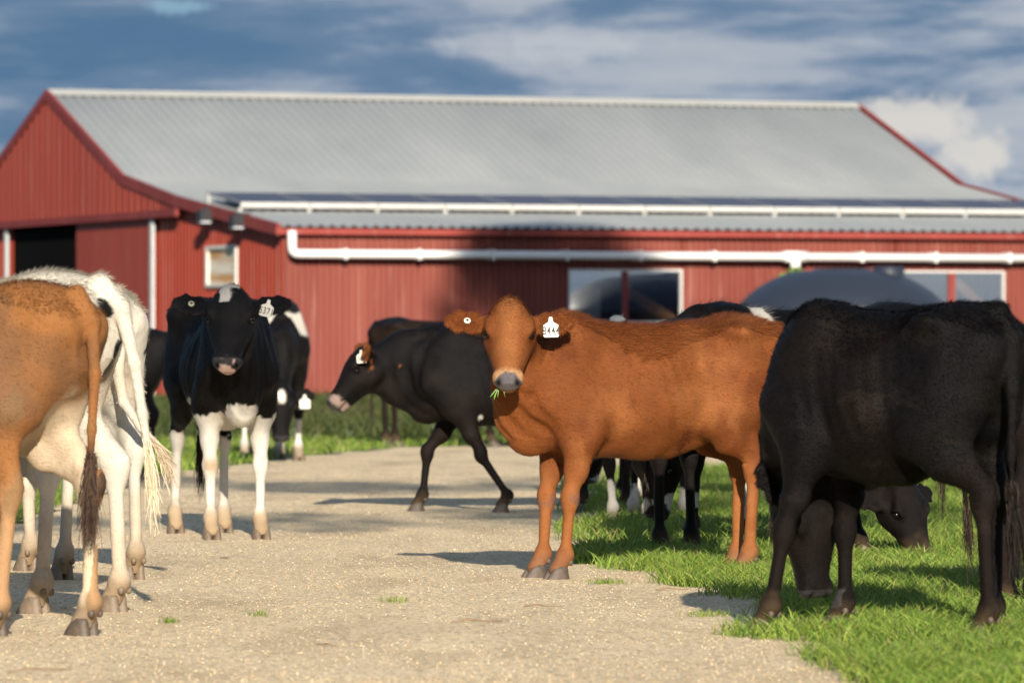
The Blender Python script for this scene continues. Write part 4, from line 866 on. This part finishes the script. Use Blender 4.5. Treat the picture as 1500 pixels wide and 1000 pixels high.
# near black heifer on the right, grazing
def c_near(V, H, h, nz):
    r, wet = c_black(9, 0, .25, None, None, None)(V, H, h, nz); b_ = sst(.04 + .10 * nz - np.hypot((V[:, 0] + .15) * .35, V[:, 2] - .50), 0, .02) * (np.abs(V[:, 1]) < .22); r = lerp(r, np.array((.11, .10, .065)), b_ * .8)
    q = sst(V[:, 0], .3, .5) * 0; return r, wet
near, ni = make_cow('nearest black heifer on the right, grazing, her tail hanging at the right', place(1300, 20.0), 143, 1.02, .0065, c_near, poll=(.43, -.16, .50), hf=(-.06, .0, -1.0), hu=(.55, -.83, 0), lx=.69,
    feet={'fl': (.36, .22), 'fr': (.30, -.15), 'hl': (-.48, .14), 'hr': (-.34, -.12)}, ear={1: (-.8, .45, -.2), -1: (-.8, .45, -.2)}, fibres=60000, flen=.012, hoofdark=True, group=G, neckmid=(.44, -.10, .72), swn=420,
    tail=[(-.455, .0, 1.12), (-.515, .02, 1.04), (-.53, .04, .85), (-.53, .05, .62), (-.54, .05, .50)], switch=((.010, .009, .009), (.025, .018, .015)), dew=.6, tailr=1.15)
# tan heifer at the left edge
def c_tan(V, H, h, nz):
    r = base(V, (.25, .105, .034)); r = lerp(r, np.array((.17, .080, .034)), sst(fbm(V, 4.5, 2.), .45, .7)); r = lerp(r, np.array((.20, .12, .08)), np.exp(-(((V[:, 0] + .42) / .16) ** 2 + ((V[:, 2] - .80) / .12) ** 2)) * .65 * (V[:, 1] > 0))
    r = lerp(r, np.array((.40, .25, .13)), (1 - sst(V[:, 2] + .1 * nz, .30, .62)) * .8 * ((V[:, 0] > -.69) | (V[:, 2] < .42))); r = lerp(r, np.array((.60, .50, .36)), sst(.05 - V[:, 1] + .1 * nz, 0, .03) * (V[:, 0] < -.2) * (V[:, 0] > -.69) * (1 - sst(V[:, 2] + .1 * nz, .70, .85)) * .8); r = lerp(r, np.array((.16, .11, .07)), (1 - sst(V[:, 2] + .1 * nz, .07, .15)) * .8)
    tl = (V[:, 0] < -.700) & (V[:, 2] < .66) & (V[:, 2] > .42); r = lerp(r, np.array((.05, .03, .02)), tl * sst(-V[:, 2], -.68, -.58)); r = lerp(r, MUD * .6, sst(fbm(V * [1, 1, .5], 11, 5.), .60, .72) * (V[:, 0] < -.2) * (V[:, 2] < .85) * .5); return r, np.zeros(len(V))
tan, ti = make_cow('tan heifer at the left edge with a long dark tipped tail', place(-118, 20.35), 146, 1.08, .0065, c_tan, poll=(.80, .05, .95), hf=(.4, 0, -.8),
    feet={'hl': (-.45, .16), 'hr': (-.66, -.05), 'fl': (.40, .14), 'fr': (.38, -.14)}, fibres=60000, flen=.011, group=G, swl=.18, swn=600, switch=((.015, .012, .012), (.10, .06, .04)), hoofdark=True,
    tail=[(-.665, 0, 1.12), (-.725, .0, 1.03), (-.745, .01, .86), (-.74, .02, .68), (-.735, .02, .57)], tailr=.95)
# two white rumps behind her
def c_wh(seed, spots):
    def fn(V, H, h, nz):
        r = base(V, (.56, .52, .44)); w = np.zeros(len(V))
        for (x, y, z, q) in spots: w = np.maximum(w, sst(q + .08 * nz - np.sqrt((V[:, 0] - x) ** 2 + (V[:, 1] - y) ** 2 + (V[:, 2] - z) ** 2), 0, .01))
        r = lerp(r, BL * 1.5, w); r = lerp(r, np.array((.45, .33, .22)), (1 - sst(V[:, 2] + .2 * nz, .2, .5)) * .6); r = lerp(r, np.array((.50, .40, .28)), sst(fbm(V, 5, seed), .48, .72) * .55); r = lerp(r, MUD * .8, (1 - sst(V[:, 2] + .12 * nz, .05, .2)) * .85); return r, np.zeros(len(V))
    return fn
w1, _ = make_cow('shaggy white cow with a black spot by the tail standing directly behind the tan heifer', place(-82, 22.1), 148, 1.13, .0075, c_wh(2, [(-.69, .05, 1.03, .035), (-.66, .07, .95, .035), (-.66, .06, .86, .045), (-.66, -.05, .90, .05), (-.66, -.06, .82, .045)]), poll=(.80, .05, .95), hf=(.4, 0, -.8),
    feet={'hl': (-.52, .16), 'hr': (-.66, -.09)}, fibres=60000, flen=.013, group=G, swl=.17, sws=.010, swn=300, switch=((.50, .42, .28), (.66, .58, .44)), fuzz=.5, tail=[(-.665, 0, 1.12), (-.735, -.02, 1.04), (-.77, -.05, .85), (-.78, -.08, .68), (-.79, -.10, .56)], tailr=1.1)
w2, _ = make_cow('white cow with a curled tail, narrow black rump stripe, farthest of the left rumps', place(52, 25.3), 122, 1.12, .0085, c_wh(6, [(-.62, -.12, 1.0, .05), (-.60, -.15, .92, .05), (-.58, -.17, .86, .04), (.3, 0, 1.0, .25)]), poll=(.80, .05, .95), hf=(.4, 0, -.8),
    feet={'hl': (-.50, .14), 'hr': (-.60, -.12), 'fl': (.42, .14), 'fr': (.38, -.16)}, fibres=45000, flen=.013, group=G, swl=.13, sws=.012, swn=200, switch=((.42, .33, .22), (.60, .50, .36)), fuzz=.5, tail=[(-.665, 0, 1.12), (-.735, .0, 1.02), (-.75, .03, .82), (-.76, .01, .70), (-.79, -.05, .60), (-.80, -.10, .55)], tailr=1.1)
# grazing black and white cow behind
def ex_g(V, H, h, nz):
    w = sst(.09 + .04 * nz - np.abs(V[:, 2] - .98), 0, .02) * (V[:, 0] > -.05) * (V[:, 0] < .60); w = np.maximum(w, (V[:, 0] < -.45) * sst(V[:, 2], .3, .4)); w = np.maximum(w, h * sst(.035 + .03 * nz - np.hypot(H[:, 1], (H[:, 0] - .08) * .6), 0, .01) * (H[:, 2] > .03) - h * 0); return w
graz, _ = make_cow('black and white cow grazing head down in the distance against the red wall', place(398, 50.5), -80, 1.24, .015, c_black(4, 0, .1, None, lambda V, nz: sst(-V[:, 2] + .1 * nz + .33, 0, .02) * (V[:, 0] < .62), ex_g), poll=(.86, -.06, .52), hf=(.25, 0, -.95), ear={1: (-.1, 1, -.1), -1: (-.1, 1, -.1)},
    tags={1: ('', .075, .5, 0, 2)}, group=G, swn=60, neckmid=(.68, -.02, .80))
far1, _ = make_cow('dark cow grazing far off behind the walking black heifer', place(652, 57.0), -22, 1.13, .016, c_black(14, 0, .9), poll=(.80, -.2, .50), hf=(.2, 0, -.95), group=G, swn=40, neckmid=(.66, -.08, .75), hoofdark=True)
# hump backed black cow behind the brown one
def ex_b(V, H, h, nz): return sst(.050 + .06 * nz - np.abs(V[:, 0] - .20 - .35 * (V[:, 2] - 1.1)), 0, .02) * sst(V[:, 2] + .05 * nz, .98, 1.02)
def lg_b(V, nz): return np.maximum(sst(.018 + .04 * nz - np.abs(V[:, 1] - .165), 0, .008) * (V[:, 2] < .42) * (V[:, 0] > 0), sst(.03 + .1 * nz - np.abs(V[:, 2] - .22), 0, .01) * (V[:, 0] > .45))
hump, _ = make_cow('black cow with a white saddle stripe standing behind the rump of the brown heifer', place(1168, 28.9), 190, 1.075, .010, c_black(8, 0, .5, None, lg_b, ex_b), poll=(.60, -.12, .50), hf=(.1, 0, -1), hu=(1, 0, 0),
    feet={'fl': (.30, .16), 'fr': (.50, -.14), 'hl': (-.5, .13), 'hr': (-.55, -.13)}, knees={'fr': (.46, -.14, .40)}, group=G, fibres=12000, flen=.02, fuzz=1, hoofdark=True, swn=60, neckmid=(.56, -.04, .78))
# grazing face seen under the near heifer
def lg_c(V, nz): return np.maximum(sst(.022 + .09 * nz - np.abs(V[:, 1] - .115), 0, .008), sst(.022 + .09 * nz - np.abs(V[:, 1] + .16), 0, .008)) * (V[:, 2] < .50) * (V[:, 0] > .2) * (V[:, 0] < .62)
under, _ = make_cow('black heifer whose grazing face shows under the belly of the nearest black heifer', place(1113, 27.25), -42, 1.0, .008, c_black(12, 0, .25, None, lg_c), poll=(.78, .08, .35), hyaw_world=(.30, -.30, -.88), hu=(.55, -.75, .45),
    feet={'fl': (.50, .17), 'fr': (.44, -.13)}, group=G, fibres=18000, flen=.010, hoofdark=True, swn=40, neckmid=(.66, .04, .66), ear={1: (-.3, .9, -.2), -1: (-.3, .9, -.2)})
fl1, _ = make_cow('distant black cow whose legs show below the belly of the brown heifer', place(905, 37.5), 105, 1.0, .016, c_black(21, 0, .2), poll=(.8, 0, 1.05), hf=(.7, 0, -.7), group=G, swn=30, hoofdark=True)
def ex_w(V, H, h, nz): return h * sst(.05 + .05 * nz - np.hypot(H[:, 1], H[:, 0] + .0), 0, .01)
fl2, _ = make_cow('black and white heifer with a white poll peeping over the back of the brown heifer', place(940, 32.6), 258, .975, .011, c_black(17, .10, .3, None, lambda V, nz: sst(-V[:, 2] + .35 * nz + .25, 0, .02), ex_w), poll=(.72, 0, 1.17), hf=(.6, 0, -.8), group=G, fibres=6000, flen=.02, swn=30,
    feet={'fl': (.42, .11), 'fr': (.40, -.10), 'hl': (-.5, .16), 'hr': (-.45, -.14)})
redge, _ = make_cow('very dark brown heifer cut off by the right edge, behind the black tail', place(1668, 21.8), 8, .95, .010, c_black(25, 0, 1.0), poll=(.8, 0, 1.05), hf=(.7, 0, -.7), feet={'hl': (-.50, .13), 'hr': (-.46, -.16)}, group=G, fibres=9000, flen=.015, hoofdark=True, swn=80)
fl3, _ = make_cow('black heifer with white stockings deepest in the group behind the brown heifer', place(1015, 35.8), 215, .95, .012, c_black(41, .05, .2, None, lambda V, nz: sst(-V[:, 2] + .15 * nz + .22, 0, .02)), poll=(.8, 0, .55), hf=(.2, 0, -1), group=G, swn=30, hoofdark=True)
bl15, _ = make_cow('black cow in the gap between the white rumps and the black and white heifer', place(118, 43.0), 180, 1.0, .016, c_black(28, 0, .1), poll=(.8, 0, 1.0), hf=(.7, 0, -.7), group=G, swn=30, hoofdark=True)


# ------------------------------------------------------------------ small things on the track
M_twig = varied('dry_twig', (.16, .10, .06), (.30, .21, .13), 30, .9)
tw = [(700, 915, .20, .3, 'curved dry twig lying on the gravel in front of the brown heifer'), (795, 893, .15, -.2, 'thin straw stalk lying on the gravel below the brown heifer hooves'), (60, 988, .22, .5, 'broken twig on the gravel at the lower left corner'),
      (330, 822, .12, 1.2, 'short dark twig near the hooves of the black and white heifer'), (480, 950, .10, 2.2, 'tiny bent stick on the bare gravel at lower middle'), (985, 868, .14, .1, 'flat grey stick at the edge of the grass')]
for px, py, l, a, lab in tw:
    x, d = gp(px, py); o = MB().tube([(-l / 2, 0, .0), (-l * .2, .012, .006), (l * .15, -.006, .003), (l / 2, .014, .0)], [.0025, .0035, .003, .0012], 6).build('twig', M_twig, None, True)
    o.location = (x, d, .014); o.rotation_euler = (0, 0, a); tag(o, lab, 'twig', 'twigs fallen on the track')
wd = [(575, 884, 70, .035, 'tiny tuft of weeds in the middle of the gravel track'), (888, 858, 160, .05, 'low grass tuft on the gravel beside the brown heifer front hooves'), (380, 905, 40, .025, 'sparse green sprig on the gravel left of the middle'),
      (250, 915, 60, .016, 'few green weed shoots on the gravel near the tan heifer'), (1040, 905, 120, .05, 'grass tuft creeping onto the gravel right of the brown heifer')]
for px, py, n, r, lab in wd:
    x, d = gp(px, py); P = np.concatenate([rng.normal(size=(n, 2)) * [r, r * 1.6], np.full((n, 1), .008)], 1); V, Q, c = blades(P, .012 + .03 * rng.random(n), np.full(n, .0035), grasscol(P, .2), 1.0)
    me = npmesh('weed_tuft', V, Q, 3); setcol(me, 'tint', c); o = link('weed_tuft', me, grm); o.location = (x, d, 0); tag(o, lab, 'weed', 'weed tufts on the track')
